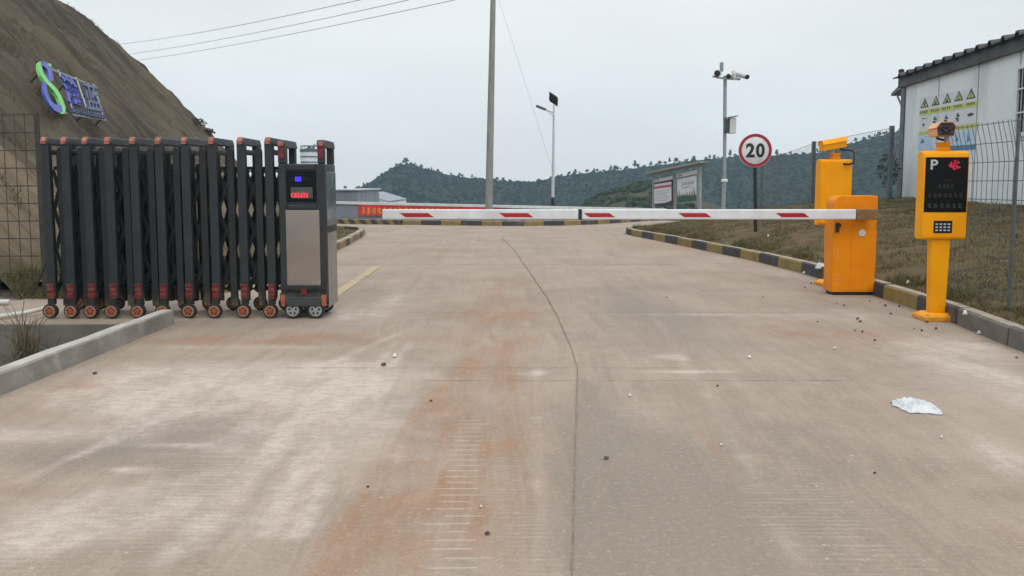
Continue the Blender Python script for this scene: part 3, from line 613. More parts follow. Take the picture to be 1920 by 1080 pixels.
# ---- dry grass
def blades(name, X, Y, Z, hmin, hmax, wd, mat, lean=0.7):
    n = len(X); a = rng.uniform(0, 2 * math.pi, n); h = rng.uniform(hmin, hmax, n); l = rng.uniform(0, lean, n); b = rng.uniform(0, 2 * math.pi, n)
    dx, dy = np.cos(a) * wd / 2, np.sin(a) * wd / 2
    p0 = np.stack([X - dx, Y - dy, Z - .01], -1); p1 = np.stack([X + dx, Y + dy, Z - .01], -1)
    p2 = np.stack([X + np.cos(b) * l * h, Y + np.sin(b) * l * h, Z + h], -1)
    return np_mesh(name, np.stack([p0, p1, p2], 1).reshape(-1, 3), np.arange(3 * n).reshape(-1, 3), mat, False)
M['grass'] = soil_mat('dry_grass_blades', (100, 94, 60), (80, 80, 47), (76, 66, 46), 0.9, 0.0)
N = 80000; Yg = 4.5 + 17 * rng.random(N) ** 1.15; dg = rng.random(N) ** 1.5 * 7.5; Xg = verge_left_edge(Yg) + 0.05 + dg
keep = (fbm(Xg * 1.3, Yg * 1.3, 101) > -0.11 + 0.1 * (rng.random(N) - .5)) & ((dg > 0.12) | (rng.random(N) < .35)); Xg, Yg = Xg[keep], Yg[keep]
tag(blades('dry_grass', Xg, Yg, verge_h(Xg, Yg), .015, .06, .010, M['grass'], 1.8), 'short dry olive grass on the sloping verge at the right', 'grass', kind='stuff')
N = 9000; Yg = rng.uniform(9.3, 21, N); Xg = left_edge(Yg) - .1 - rng.random(N) * 5
tag(blades('dry_grass', Xg, Yg, left_h(Xg, Yg), .02, .08, .014, M['grass'], 1.2), 'dry brown grass on the verge behind the folding gate', 'grass', kind='stuff')
N = 5000; Xg = rng.uniform(-9, 6, N); Yg = np.interp(Xg, FKx, FKy) + .2 + rng.random(N) * 6
tag(blades('dry_grass', Xg, Yg, 0.11 - 0.75 * sstep(.8, 5.5, Yg - np.interp(Xg, FKx, FKy)), .03, .09, .02, M['grass'], 1.0), 'brown grass on the island behind the striped far kerb', 'grass', kind='stuff')
N = 3500; Yg = rng.uniform(8.65, 10.5, N); Xg = toe_x(Yg) + rng.uniform(-.25, .45, N)
M['weed'] = soil_mat('weed_blades', (98, 94, 58), (82, 80, 50), (112, 102, 72), 2.0, 0.0)
tag(blades('weeds', Xg, Yg, np.maximum(0.0, bank_h(Xg, Yg)) * (Xg < toe_x(Yg)), .03, .12, .012, M['weed'], 0.9), 'yellowish green weeds along the foot of the earth bank', 'weeds', kind='stuff')
N = 9000; cy_ = rng.uniform(9, 33, 260); cs_ = rng.uniform(.4, 11, 260); q_ = rng.integers(0, 260, N)
Yg = np.maximum(cy_[q_] + rng.normal(0, .12, N), 8.8); Xg = toe_x(Yg) - np.maximum(cs_[q_] + rng.normal(0, .12, N), .1)
tag(blades('bank_tufts', Xg, Yg, bank_h(Xg, Yg), .04, .16, .02, M['weed'], 1.2), 'scattered dry grass tufts clinging to the bare earth bank', 'grass tufts', kind='stuff')
N = 14000; Yg = 4.8 + 15.5 * rng.random(N) ** 1.1; dg = np.where(rng.random(N) < .4, rng.random(N) * .22, rng.random(N) * 7); Xg = verge_left_edge(Yg) + 0.06 + dg
kp_ = fbm(Xg * 2.2, Yg * 2.2, 111) > .06; Xg, Yg = Xg[kp_], Yg[kp_]
tag(blades('weeds', Xg, Yg, verge_h(Xg, Yg), .05, .13, .010, M['weed'], 1.0), 'taller olive weed clumps dotted over the right verge and its kerb edge', 'weeds', kind='stuff')
#@@OBJECTS@@

# ================================================================== BUILT THINGS
# ---- telescopic folding gate with its drive head
GY = 7.42; GYB = 7.86
gx_ = lambda u, v=590: at(u, v, GY).x
gate = thing('folding_gate', 'black telescopic folding gate with orange wheels, pulled back to the left', 'gate', (gx_(310), GY, 0))
gz = lambda v: at(300, v, GY).z
ZT = gz(258)
def wheel(mb, c, r, wd, rimc=1, ringc=2, spokes=5):
    c = Vector(c)
    mb.lathe(c + Vector((0, wd / 2, 0)), (0, -1, 0), [(r * .60, 0), (r * .93, 0), (r, wd * .2), (r, wd * .8), (r * .93, wd), (r * .72, wd)], 24, 0)
    mb.lathe(c + Vector((0, -wd / 2 + .006, 0)), (0, -1, 0), [(r * .74, 0), (r * .74, .008), (r * .62, .009), (r * .60, 0)], 24, ringc)
    mb.lathe(c + Vector((0, -wd / 2 - .0005, 0)), (0, -1, 0), [(r * .62, 0), (0.0, 0.0005)], 24, rimc)
    for k in range(spokes):
        t = 2 * math.pi * k / spokes + .3; d = Vector((math.cos(t), 0, math.sin(t))); n_ = Vector((-d.z, 0, d.x)); f = -wd / 2 + .008
        hw = .17 if spokes == 5 and r > .075 else .11
        q = [d * r * .26 - n_ * r * .03, d * r * .48 - n_ * r * hw, d * r * .54, d * r * .48 + n_ * r * hw, d * r * .26 + n_ * r * .03]
        mb.prism([(p.x, p.z) for p in q], lambda a, b, w_: c + Vector((a, w_, b)), -wd / 2 + .002, -wd / 2 - .003, 0)
    mb.lathe(c + Vector((0, -wd / 2 - .0005, 0)), (0, -1, 0), [(r * .16, 0), (r * .16, .006), (r * .08, .008), (0, .008)], 14, rimc)
# prototype frame (local origin on the ground under the front post)
mb = MB()
D = GYB - GY
for y in (0, D):
    mb.box(-.042, .042, y - .03, y + .03, .19, ZT - .035)
mb.box(-.03, .03, .03, D - .03, .30, .34); mb.box(-.025, .025, .03, D - .03, ZT - .16, ZT - .11)
frame = mb.build('frame', ['gate'], local=True, bevel=.012)
frame.parent = gate
mb = MB()
for sx in (0,):
    mb.prism([(-.045, ZT - .07), (-.045, ZT - .035), (-.02, ZT), (D + .01, ZT), (D + .045, ZT - .035), (D + .045, ZT - .07)], lambda a, b, w_: Vector((w_, a, b)), -.034, .034)
c_ = mb.build('top_cap', ['cap_grey'], local=True, bevel=.008); c_.parent = frame
mb = MB(); mb.prism([(-.05, ZT - .066), (-.05, ZT - .03), (-.024, ZT + .004), (.004, ZT + .004), (.004, ZT - .066)], lambda a, b, w_: Vector((w_, a, b)), -.026, .020)
c_ = mb.build('reflector', ['reflector'], local=True, bevel=.004); c_.parent = frame
for y in (-.005, D + .005):
    mb = MB(); pr_ = []
    for z0, z1, e in [(.185, .235, .005), (.235, .285, -.002), (.285, .335, .006)]: pr_ += [(-.034 - e, z0 + .004), (-.05 - e, z1)]
    mb.prism([(y + a, b) for a, b in pr_] + [(y + .036, .335), (y + .036, .189)], lambda a, b, w_: Vector((w_, a, b)), -.031, .031)
    c_ = mb.build('foot_cover', ['red_cover'], local=True, bevel=.006); c_.parent = frame
for y in (-.03, D + .03):
    mb = MB(); wheel(mb, (-.012, y, .071), .071, .05); mb.box(-.03, .03, y - .012, y + .034 if y < 0 else y + .012, .135, .2, 0)
    c_ = mb.build('wheel', ['rubber', 'rim_orange', 'rim_ring'], local=True, smooth=40); c_.parent = frame
FX = [gx_(u, 560) for u in (100, 137, 176, 217, 263, 310, 358, 408, 461, 512)]
for i, x in enumerate(FX):
    f_ = frame if i == 0 else copytree(frame, gate)
    f_.location = (x - ORG[gate.name].x, 0, 0)
    for ch in f_.children:
        if ch.name.startswith('wheel'): ch.location.x = (0.0, 0.012, 0.0, -0.01, 0.004, 0, 0.004, -0.006, 0.0, -0.004)[i]
# intermediate posts and scissor lattices
allx = FX + [gx_(540, 560)]
for i in range(len(allx) - 1):
    xa, xb = allx[i], allx[i + 1]; xm = (xa + xb) / 2 + .012
    if i < len(allx) - 2:
        mb = MB()
        for y in (GY + .05, GYB - .05):
            pr = [(-.034, .11), (-.034, 1.60)] + [(-.034 * math.cos(t), 1.60 + .055 * math.sin(t)) for t in np.linspace(.3, math.pi - .3, 7)] + [(.034, 1.60), (.034, .11)]
            mb.prism(pr, lambda a, b, w_: Vector((xm + a, w_, b)), y - .02, y + .02)
        mb.build('middle_post', ['gate_dark'], gate, bevel=.006)
    mb = MB(); HS = [[.24, .64, 1.04, 1.44], [.24, .44, .84, 1.24, 1.44]]
    for y, o, hs in ((GY + .085, 0, HS[0]), (GYB - .085, 0, HS[0]), (GY + .22, .011, HS[1])):
        for z0, z1 in zip(hs[:-1], hs[1:]):
            mb.bar((xa + o, y, z0), (xm, y, z1), .034, .007, (0, 1, 0)); mb.bar((xa + o, y + .009, z1), (xm, y + .009, z0), .034, .007, (0, 1, 0))
            mb.bar((xm, y, z0), (xb - o, y, z1), .034, .007, (0, 1, 0)); mb.bar((xm, y + .009, z1), (xb - o, y + .009, z0), .034, .007, (0, 1, 0))
    for z in (1.455, .40): mb.bar((xa, GY + .11, z), (xb, GYB - .12, z), .02, .03)
    mb.build('scissor_lattice', ['gate_dark'], gate)
# vertical dark slats added as shade in the gaps of the folded left end
for i in range(len(FX) - 1):
    mb = MB(); xa, xb = FX[i], FX[i + 1]
    if i >= 6: continue
    for t in (.14, .36, .64, .86):
        x = xa + (xb - xa) * t + .02; mb.box(x - .021, x + .021, GY + .17 + .16 * t, GY + .20 + .16 * t, .12, 1.50)
    mb.build('shade_slat', ['gate_dark'], gate, bevel=.004)
# drive head
HYF = 7.36
hd = lambda u, v: at(u, v, HYF)
x0, x1 = hd(524, 440).x, hd(611, 440).x; zt = hd(560, 307).z; yb = HYF + .44
mb = MB()
mb.box(x0, x1, HYF + .012, yb, .2, zt)                         # body
mb.box(x0, x0 + .075, HYF, HYF + .05, .2, zt - .001); mb.box(x1 - .085, x1 + .001, HYF, HYF + .05, .2, zt - .001)      # front posts
hdz = hd(560, 388).z
mb.box(x0 + .075, x1 - .085, HYF + .002, HYF + .03, hdz - .025, hdz + .02); mb.box(x0 + .075, x1 - .085, HYF + .002, HYF + .03, zt - .06, zt - .002)
for xx in (x0, x1 - .068):
    mb.box(xx, xx + .068, HYF, HYF + .06, zt + .0005, hd(560, 268).z); mb.box(xx, xx + .068, yb - .08, yb - .02, zt + .0005, hd(560, 268).z)
head = mb.build('drive_head', ['gate'], gate, bevel=.010)
def hpart(name, mats, fn, bevel=0.0, smooth=None):
    m_ = MB(); fn(m_); return m_.build(name, mats, head, bevel=bevel, smooth=smooth)
zc = hd(560, 262).z
for xx in (x0, x1 - .068):
    hpart('top_cap', ['cap_grey'], lambda m_: m_.prism([(HYF - .012, zc - .05), (HYF - .012, zc - .03), (HYF + .015, zc), (yb - .05, zc), (yb - .005, zc - .05), (yb - .005, zc - .07), (HYF + .05, zc - .07)], lambda a, b, w_: Vector((w_, a, b)), xx - .003, xx + .071), .006)
    hpart('reflector', ['reflector'], lambda m_: m_.box(xx + .008, xx + .06, HYF - .018, HYF - .004, zc - .062, zc - .02), .004)
    hpart('light_strip', ['red_dark'], lambda m_: m_.box(xx + .008, xx + .06, HYF - .008, HYF + .004, hd(560, 297).z, zc - .075), .004)
hpart('side_panel', ['steel_pol'], lambda m_: m_.box(x1 - .002, x1 + .006, HYF + .055, yb - .012, .1, hd(620, 322).z), .003)
hpart('side_band', ['gate_dark'], lambda m_: m_.box(x1 + .0055, x1 + .009, HYF + .054, yb - .011, hd(620, 437).z, hd(620, 424).z))
hpart('front_panel', ['steel'], lambda m_: m_.box(hd(537, 460).x, hd(600, 460).x, HYF - .004, HYF + .013, hd(570, 535).z, hd(570, 394).z), .003)
sa, sb, s0_, s1_ = hd(534, 350).x, hd(596, 350).x, hd(570, 379).z, hd(570, 320).z
hpart('display_window', ['black_gloss'], lambda m_: m_.box(sa, sb, HYF + .004, HYF + .013, s0_, s1_), .003)
hpart('signal_strip', ['screen'], lambda m_: m_.box(hd(545, 335).x, hd(583, 335).x, HYF + .001, HYF + .006, hd(565, 340).z, hd(565, 331).z))
def leds(m_):
    for k in range(3): m_.box(hd(553.5 + 4 * k, 335).x, hd(556.3 + 4 * k, 335).x, HYF - .001, HYF + .003, hd(565, 340).z, hd(565, 331.5).z)
hpart('blue_led', ['led_blue'], leds)
hpart('text_display', ['screen_grey'], lambda m_: m_.box(hd(545, 360).x, hd(586, 360).x, HYF + .001, HYF + .006, hd(565, 372).z, hd(565, 351).z))
def ledtext(m_):
    fn = plane_fn((0, HYF, 0), (1, 0, 0), (0, 0, 1), (0, -1, 0)); a0, a1, b0, b1 = hd(545.5, 366).x, hd(579, 366).x, hd(565, 370.5).z, hd(565, 361).z
    m_.marks(fn, a0 + .035, a1, b0, b1, 5, 11, -.002, .001)
    for k in range(12):
        t = 2 * math.pi * k / 12; t2 = t + .5; cx, cz, r = a0 + .02, (b0 + b1) / 2, .02
        m_.prism([(cx + r * math.cos(t), cz + r * math.sin(t)), (cx + r * math.cos(t2), cz + r * math.sin(t2)), (cx + r * .6 * math.cos(t2), cz + r * .6 * math.sin(t2)), (cx + r * .6 * math.cos(t), cz + r * .6 * math.sin(t))], fn, -.002, .001)
hpart('red_led_text', ['led_red'], ledtext)
hpart('bumper', ['gate_dark'], lambda m_: (m_.box(x0 - .006, x1 + .004, HYF - .022, HYF + .01, .17, hd(560, 553).z + .02), m_.box(x0 - .008, x1 + .006, HYF - .03, HYF + .01, hd(560, 543).z, hd(560, 535).z)), .006)
hpart('lower_skirt', ['cap_grey'], lambda m_: m_.hexa([(x0 + .06, HYF - .02, .12), (x1 - .06, HYF - .02, .12), (x1 - .06, yb, .12), (x0 + .06, yb, .12)], [(x0 + .01, HYF - .026, .215), (x1 - .01, HYF - .026, .215), (x1 - .01, yb - .02, .215), (x0 + .01, yb - .02, .215)]), .008)
hpart('sensor_lens', ['red_dark'], lambda m_: m_.box(hd(566, 547).x, hd(577, 547).x, HYF - .03, HYF - .02, hd(560, 552).z, hd(560, 542).z), .003)
for xx in (x0 + .002, x1 - .05):
    hpart('side_reflector', ['reflector'], lambda m_: m_.hexa([(xx + .008, HYF - .03, .125), (xx + .042, HYF - .03, .125), (xx + .042, HYF, .125), (xx + .008, HYF, .125)], [(xx, HYF - .034, .235), (xx + .05, HYF - .034, .235), (xx + .05, HYF, .235), (xx, HYF, .235)]), .004)
for u in (549, 592):
    for y in (HYF + .02, yb - .04):
        hpart('wheel', ['rubber', 'rim_silver', 'rim_silver'], lambda m_: wheel(m_, (hd(u, 585).x, y, .082), .082, .05, 1, 2, 5), 0, 40)

# ---- boom barrier
bxa, bxb = at(1562, 500, 8.9).x, at(1644, 500, 8.9).x; BZ = at(1600, 367, 8.9).z
bar_t = thing('boom_barrier', 'orange barrier cabinet with a long white boom lowered across the road', 'barrier', ((bxa + bxb) / 2, 8.98, 0))
BYF = 8.93; bw = bxb - bxa
prof = [(bxa, .035), (bxa, BZ - .11)] + [(bxa + .1 - .1 * math.cos(t), BZ - .11 + .11 * math.sin(t)) for t in np.linspace(.2, math.pi / 2, 8)] + [(bxb, BZ), (bxb, .035)]
mb = MB(); mb.prism(prof, lambda a, b, w_: Vector((a, w_, b)), BYF, BYF + .24)
cab = mb.build('cabinet', ['orange_deep'], bar_t, bevel=.008, smooth=30)
mb = MB(); xd = at(1597, 500, 8.9).x; mb.box(xd, bxb - .008, BYF - .005, BYF + .004, .06, at(1600, 413, BYF).z - .02); mb.build('door', ['orange_deep'], cab, bevel=.003)
mb = MB(); mb.box(bxa + .03, bxb - .02, BYF + .02, BYF + .22, 0, .036); mb.build('plinth', ['black'], bar_t)
for zz in (468, 515):
    for k in range(5):
        mb = MB(); z = at(1570, zz + k * 4.6, BYF).z; mb.box(bxa + .045, bxa + .085, BYF - .004, BYF + .002, z - .004, z + .004); mb.build('vent_slot', ['orange_pale'], cab)
mb = MB(); kx, kz = at(1616, 437, BYF).x, at(1616, 437, BYF).z; mb.lathe((kx, BYF + .002, kz), (0, -1, 0), [(.042, 0), (.042, .012), (.034, .022), (0, .024)], 24); mb.build('knob', ['white'], cab, smooth=40)
mb = MB(); lx, lz = at(1571, 426, BYF).x, at(1571, 426, BYF).z; mb.box(lx - .03, lx + .012, BYF - .022, BYF + .002, lz - .06, lz + .055); mb.box(lx + .012, lx + .03, BYF - .03, BYF + .002, lz + .005, lz + .04); mb.build('latch', ['black'], cab, bevel=.008)
BB = 8.80; zb0, zb1 = at(1300, 411.5, BB).z, at(1300, 392.5, BB).z; zc_ = (zb0 + zb1) / 2; hh_ = (zb1 - zb0) / 2
mb = MB(); mb.lathe((bxb - .16, BYF + .02, zc_), (0, -1, 0), [(.06, 0), (.06, .12)], 20); mb.build('hub', ['bracket'], bar_t, smooth=40)
def boomseg(u0, u1, name, mat, e=0.0, bev=.014):
    m_ = MB(); m_.box(at(u0, 402, BB).x, at(u1, 402, BB).x, BB - .028 - e, BB + .028 + e, zb0 - e, zb1 + e); return m_.build(name, [mat], bar_t, bevel=bev, seg=3)
arm = boomseg(717, 1084.5, 'boom_arm', 'white_boom'); arm2 = boomseg(1090.5, 1604, 'boom_arm', 'white_boom')
boomseg(1084.8, 1090.2, 'joint', 'black', .002, .004)
br = boomseg(1604.3, 1645, 'arm_bracket', 'bracket', .003, .004)
for u in (1607.5, 1640.5):
    for z in (zc_ - .03, zc_ + .035): mb = MB(); mb.lathe((at(u, 402, BB).x, BB - .03, z), (0, -1, 0), [(.008, 0), (.007, .007), (0, .008)], 8); mb.build('bolt', ['galv'], br, smooth=40)
for z in (.22, .78):
    mb = MB(); mb.tube([(bxb - .004, BYF - .004, z), (bxb - .004, BYF - .004, z + .07)], .008, 8); mb.build('hinge', ['bracket'], cab, smooth=40)
for a, b, p_ in ((750, 803, arm), (936, 989, arm), (1094, 1142, arm2), (1271, 1322, arm2), (1453, 1505, arm2)):
    sk = at(960 + 11, 402, BB).x; za, zb_ = at(960, 407, BB).z, at(960, 399.3, BB).z; xa, xb = at(a, 402, BB).x, at(b, 402, BB).x
    mb = MB(); mb.prism([(xa, zb_), (xb, zb_), (xb + sk, za), (xa + sk, za)], lambda x, z, w_: Vector((x, BB - .028 - w_, z)), -.002, .0025); mb.build('red_stripe', ['red_stripe'], p_)

# ---- parking terminals
def terminal(loc, rz, label, cam_dir, front=True):
    t = thing('parking_terminal', label, 'parking terminal', loc, 'orange parking terminals beside the barrier', rz)
    L = lambda m_, name, mats, parent=t, **k: (lambda o: (setattr(o, 'parent', parent), o)[1])(m_.build(name, mats, local=True, **k))
    m_ = MB(); m_.hexa([(-.16, -.13, 0), (.16, -.13, 0), (.16, .15, 0), (-.16, .15, 0)], [(-.16, -.13, .045), (.16, -.13, .045), (.16, .15, .045), (-.16, .15, .045)])
    m_.hexa([(-.155, -.125, .0455), (.155, -.125, .0455), (.155, .145, .0455), (-.155, .145, .0455)], [(-.1, -.07, .075), (.1, -.07, .075), (.1, .1, .075), (-.1, .1, .075)]); L(m_, 'base_plate', ['orange'], bevel=.006)
    for bx_, by_ in ((-.13, -.1), (.13, -.1), (-.13, .12), (.13, .12)): m_ = MB(); m_.lathe((bx_, by_, .05), (0, 0, 1), [(.014, 0), (.014, .008), (.008, .009), (.008, .018), (0, .018)], 8); L(m_, 'bolt', ['galv'])
    m_ = MB(); m_.hexa([(-.076, -.035, .07), (.072, -.035, .07), (.072, .055, .07), (-.076, .055, .07)], [(-.094, -.035, .80), (.09, -.035, .80), (.09, .055, .80), (-.094, .055, .80)]); L(m_, 'pedestal', ['orange'], bevel=.016)
    m_ = MB(); m_.prism([(-.07, .79), (-.07, 1.55), (-.055, 1.595), (-.02, 1.612), (.05, 1.612), (.07, 1.59), (.07, .80), (.03, .775), (-.05, .775)], lambda a, b, w_: Vector((w_, a, b)), -.209, .209); bx = L(m_, 'housing', ['orange'], bevel=.014, smooth=35)
    fn = plane_fn((0, -.07, 0), (1, 0, 0), (0, 0, 1), (0, -1, 0))
    m_ = MB(); m_.rect(fn, -.193, .197, 1.035, 1.55, -.004, .003); sc = L(m_, 'screen', ['black_gloss'], bx)
    m_ = MB(); m_.text('P', fn, -.148, -.082, 1.435, 1.528, -.002, .005, bold=.02); L(m_, 'letter', ['key'], sc)
    m_ = MB(); cx, cz = .075, 1.478; er = random.Random(2)
    for k in range(54):
        tt = er.uniform(.5, 2 * math.pi - .35); rr_ = .05 * math.sqrt(er.random()) * (1.0 if k % 5 else 1.15); x, z = cx + rr_ * math.cos(tt), cz + rr_ * .82 * math.sin(tt); q = .0058
        m_.prism([(x + q * math.cos(a_), z + q * math.sin(a_)) for a_ in np.linspace(0, 2 * math.pi, 7)[:-1]], fn, -.002, .004 + k * .00003)
    L(m_, 'red_led_emblem', ['led_pink'], sc)
    m_ = MB(); m_.marks(fn, -.03, .06, 1.325, 1.345, 3, 3, -.002, .0045); L(m_, 'red_led_line', ['led_dim_red'], sc); m_ = MB(); m_.marks(fn, -.165, .17, 1.175, 1.215, 7, 5, -.002, .0045); L(m_, 'red_led_line', ['led_dim_red'], sc)
    m_ = MB(); m_.marks(fn, -.075, .08, 1.26, 1.30, 4, 6, -.002, .0045); L(m_, 'green_led_line', ['led_dim_green'], sc); m_ = MB(); m_.marks(fn, -.165, .17, 1.075, 1.12, 6, 8, -.002, .0045); L(m_, 'green_led_line', ['led_dim_green'], sc)
    m_ = MB(); m_.rect(fn, -.095, .075, .838, .955, -.004, .005); kp = L(m_, 'keypad', ['screen'], bx, bevel=.004)
    m_ = MB()
    for i in range(4):
        for j in range(3): m_.rect(fn, -.08 + i * .037, -.058 + i * .037, .858 + j * .029, .872 + j * .029, .003, .009)
    L(m_, 'key', ['key'], kp)
    # camera on its bracket
    m_ = MB(); m_.hexa([(-.06, -.03, 1.606), (.05, -.03, 1.606), (.05, .05, 1.606), (-.06, .05, 1.606)], [(-.05, -.03, 1.65), (.045, -.03, 1.65), (.045, .05, 1.65), (-.05, .05, 1.65)])
    m_.hexa([(-.045, -.025, 1.651), (.04, -.025, 1.651), (.04, .045, 1.651), (-.045, .045, 1.651)], [(-.062, -.03, 1.69), (.058, -.03, 1.69), (.058, .05, 1.69), (-.062, .05, 1.69)]); L(m_, 'bracket', ['orange_deep'], bevel=.004)
    m_ = MB(); m_.tube([(.03, .01, 1.685), (.03, .01, 1.745)], .022, 12); L(m_, 'swivel', ['galv'], smooth=40)
    fw = Vector(cam_dir).normalized(); rt = fw.cross(Vector((0, 0, 1))).normalized(); uu = rt.cross(fw); o = Vector((-.01, .01, 1.812))
    cf = lambda a, b, w_: o + rt * a + uu * b + fw * w_
    pr = [(-.072, -.064), (-.08, .012), (-.045, .056), (.045, .056), (.08, .012), (.072, -.064)]
    m_ = MB(); m_.prism(pr, cf, -.19, .10); cb = L(m_, 'camera', ['orange_pale' if front else 'orange'], bevel=.004)
    m_ = MB(); hp = [(-.088, .008), (-.05, .060), (.05, .060), (.088, .008), (.092, .012), (.052, .066), (-.052, .066), (-.092, .012)]
    m_.prism(hp, cf, -.195, .122); L(m_, 'hood', ['orange_pale' if front else 'orange'], cb)
    m_ = MB(); m_.prism([(a * .93, b * .93) for a, b in pr], cf, .099, .106); fp = L(m_, 'face_plate', ['black'], cb, bevel=.002)
    m_ = MB(); m_.lathe(cf(0, -.002, .104), fw, [(.032, 0), (.032, .012), (.024, .014), (.02, .006), (0, .004)], 20); L(m_, 'lens', ['lens'], cb, smooth=40)
    for a in (-.052, .052):
        for b in (-.036, .024): m_ = MB(); m_.lathe(cf(a, b, .105), fw, [(.015, 0), (.015, .004), (.011, .005), (0, .006)], 14); L(m_, 'infrared_led', ['cap_grey'], cb, smooth=40)
    a_ = cf(.03, -.05, -.05); m_ = MB()
    if front: pts_ = [a_, a_ + Vector((.0, .0, -.03)), Vector((.065, .05, 1.70)), Vector((.075, .06, 1.64)), Vector((.07, .06, 1.59))]
    else: pts_ = [cf(.03, -.05, .03), cf(.04, -.09, .05), Vector((-.20, .07, 1.72)), Vector((-.205, .105, 1.64)), Vector((-.19, .125, 1.575)), Vector((-.14, .12, 1.548)), Vector((-.09, .06, 1.555))]
    sp = []
    for i in range(len(pts_) - 1):
        p0, p1, p2, p3 = pts_[max(i - 1, 0)], pts_[i], pts_[i + 1], pts_[min(i + 2, len(pts_) - 1)]
        for k in range(5):
            q = k / 5; sp.append(.5 * ((2 * p1) + (p2 - p0) * q + (2 * p0 - 5 * p1 + 4 * p2 - p3) * q * q + (3 * p1 - p0 - 3 * p2 + p3) * q ** 3))
    sp.append(pts_[-1]); m_.tube(sp, .013 if not front else .011, 8); L(m_, 'cable', ['black'], smooth=60)
    return t
k1 = grd(1757, 600)
terminal((k1.x, k1.y + .02, 0), math.radians(-3), 'orange parking terminal with a black P screen and keypad facing the viewer', (-.2, -.98, -.02))
k2 = at(1556, 540, 9.82)
terminal((k2.x, 9.82, 0), math.radians(180 + 4), 'orange parking terminal seen from behind, standing behind the barrier cabinet', (-.97, .02, .17), False)

# ---- site office on the right
W0 = Vector((10.04, 20.0, 0)); WE = Vector((-.0995, -.995, 0)); WN = Vector((-.995, .0995, 0))
def wall_hit(u, v, off=0.0):
    d = ray(u, v); o = Vector((0, 0, CAMZ)); p = W0 + WN * off; k = (p - o).dot(WN) / d.dot(WN); h = o + d * k - W0; return h.dot(WE), h.z
wf = lambda a, b, w_: W0 + WE * a + Vector((0, 0, b)) + WN * w_
office = thing('site_office', 'white sandwich panel site office with a dark corrugated roof on the right', 'building', tuple(W0 + Vector((0, 0, .7))))
LW = 13.0; ez = wall_hit(1690, 145)[1]
mb = MB(); mb.rect(wf, .06, LW, .5, ez - .12, -5.0, 0.0); wall = mb.build('wall', ['panel_wall'], office)
mb = MB()
for u in (1757, 1830, 1907): t_ = wall_hit(u, 250)[0]; mb.rect(wf, t_ - .012, t_ + .012, .55, ez - .13, -.002, .006)
mb.build('panel_seam', ['ink_faint'], wall)
mb = MB(); mb.rect(wf, -.02, .22, .5, ez - .1, -.06, .03); mb.rect(wf, -.05, .05, .5, ez - .1, -5.02, -.061); mb.build('corner_trim', ['trim_grey'], office)
mb = MB(); mb.rect(wf, -.05, LW, ez - .28, ez - .02, -.02, .10)
fa = mb.build('fascia', ['roof_dark'], office)
mb = MB(); pr = []
t_ = -.1
while t_ < LW: pr += [(t_, 0), (t_ + .33, 0), (t_ + .36, .075), (t_ + .46, .075), (t_ + .49, 0)]; t_ += .49
sl_ = .12
for (a0, b0), (a1, b1) in zip(pr[:-1], pr[1:]):
    if a1 - a0 < 1e-6: continue
    q = lambda a, b, w_: wf(a, ez - .015 + b - (w_ - .22) * sl_, w_)
    mb.add([q(a0, b0, .22), q(a1, b1, .22), q(a1, b1, -5.2), q(a0, b0, -5.2), q(a0, b0 - .03, .22), q(a1, b1 - .03, .22), q(a1, b1 - .03, -5.2), q(a0, b0 - .03, -5.2)], [(0, 1, 2, 3), (7, 6, 5, 4), (0, 4, 5, 1), (2, 6, 7, 3)])
mb.build('roof', ['roof_dark'], office)
aw = at(1664, 156, 20.7)
mb = MB(); q0 = wf(-.05, ez - .22, -.05); q1 = wf(-.05, ez - .22, -2.2); 
ex = -WE * .85
mb.hexa([q0 + Vector((0, 0, -.02)), q1 + Vector((0, 0, -.02)), q1 + ex + Vector((0, 0, -.17)), q0 + ex + Vector((0, 0, -.17))], [q0 + Vector((0, 0, .14)), q1 + Vector((0, 0, .14)), q1 + ex + Vector((0, 0, -.1)), q0 + ex + Vector((0, 0, -.1))]); aw_ = mb.build('awning', ['trim_grey'], office)
mb = MB(); 
for w_ in (-.12, -2.1): mb.bar(wf(-.05, ez - 1.0, w_), wf(-.05, ez - .3, w_) + ex * .85, .035, .035)
mb.build('brace', ['galv'], aw_)
pz = wall_hit(1688, 137)[1]; mb = MB(); mb.lathe(wf(.0, ez - .02, .05), (0, 0, 1), [(.02, 0), (.02, .12), (.07, .13), (.07, .2), (0, .22)], 12); mb.build('roof_sensor', ['black'], office)
# window at the right edge of the frame
a0, z1 = wall_hit(1911, 124); z0 = wall_hit(1911, 256)[1]; a1 = a0 + 1.5
win = MB()
for (aa, ab, ba, bb) in ((a0, a1, z0, z0 + .07), (a0, a1, z1 - .07, z1), (a0, a0 + .07, z0 + .07, z1 - .07), (a1 - .07, a1, z0 + .07, z1 - .07)): win.rect(wf, aa, ab, ba, bb, .0, .05)
win = win.build('window', ['white'], office)
mb = MB(); mb.rect(wf, a0 + .07, a1 - .07, z0 + .07, z1 - .07, .002, .010); mb.build('pane', ['black_gloss'], win)
mb = MB()
for k in range(1, 12): x = a0 + .07 + k * .115; mb.rect(wf, x - .004, x + .004, z0 + .07, z1 - .07, .02, .034)
for k in (1, 2): z = z0 + (z1 - z0) * k / 3; mb.rect(wf, a0 + .07, a1 - .07, z - .015, z + .015, .036, .046)
mb.build('grille', ['white'], win)
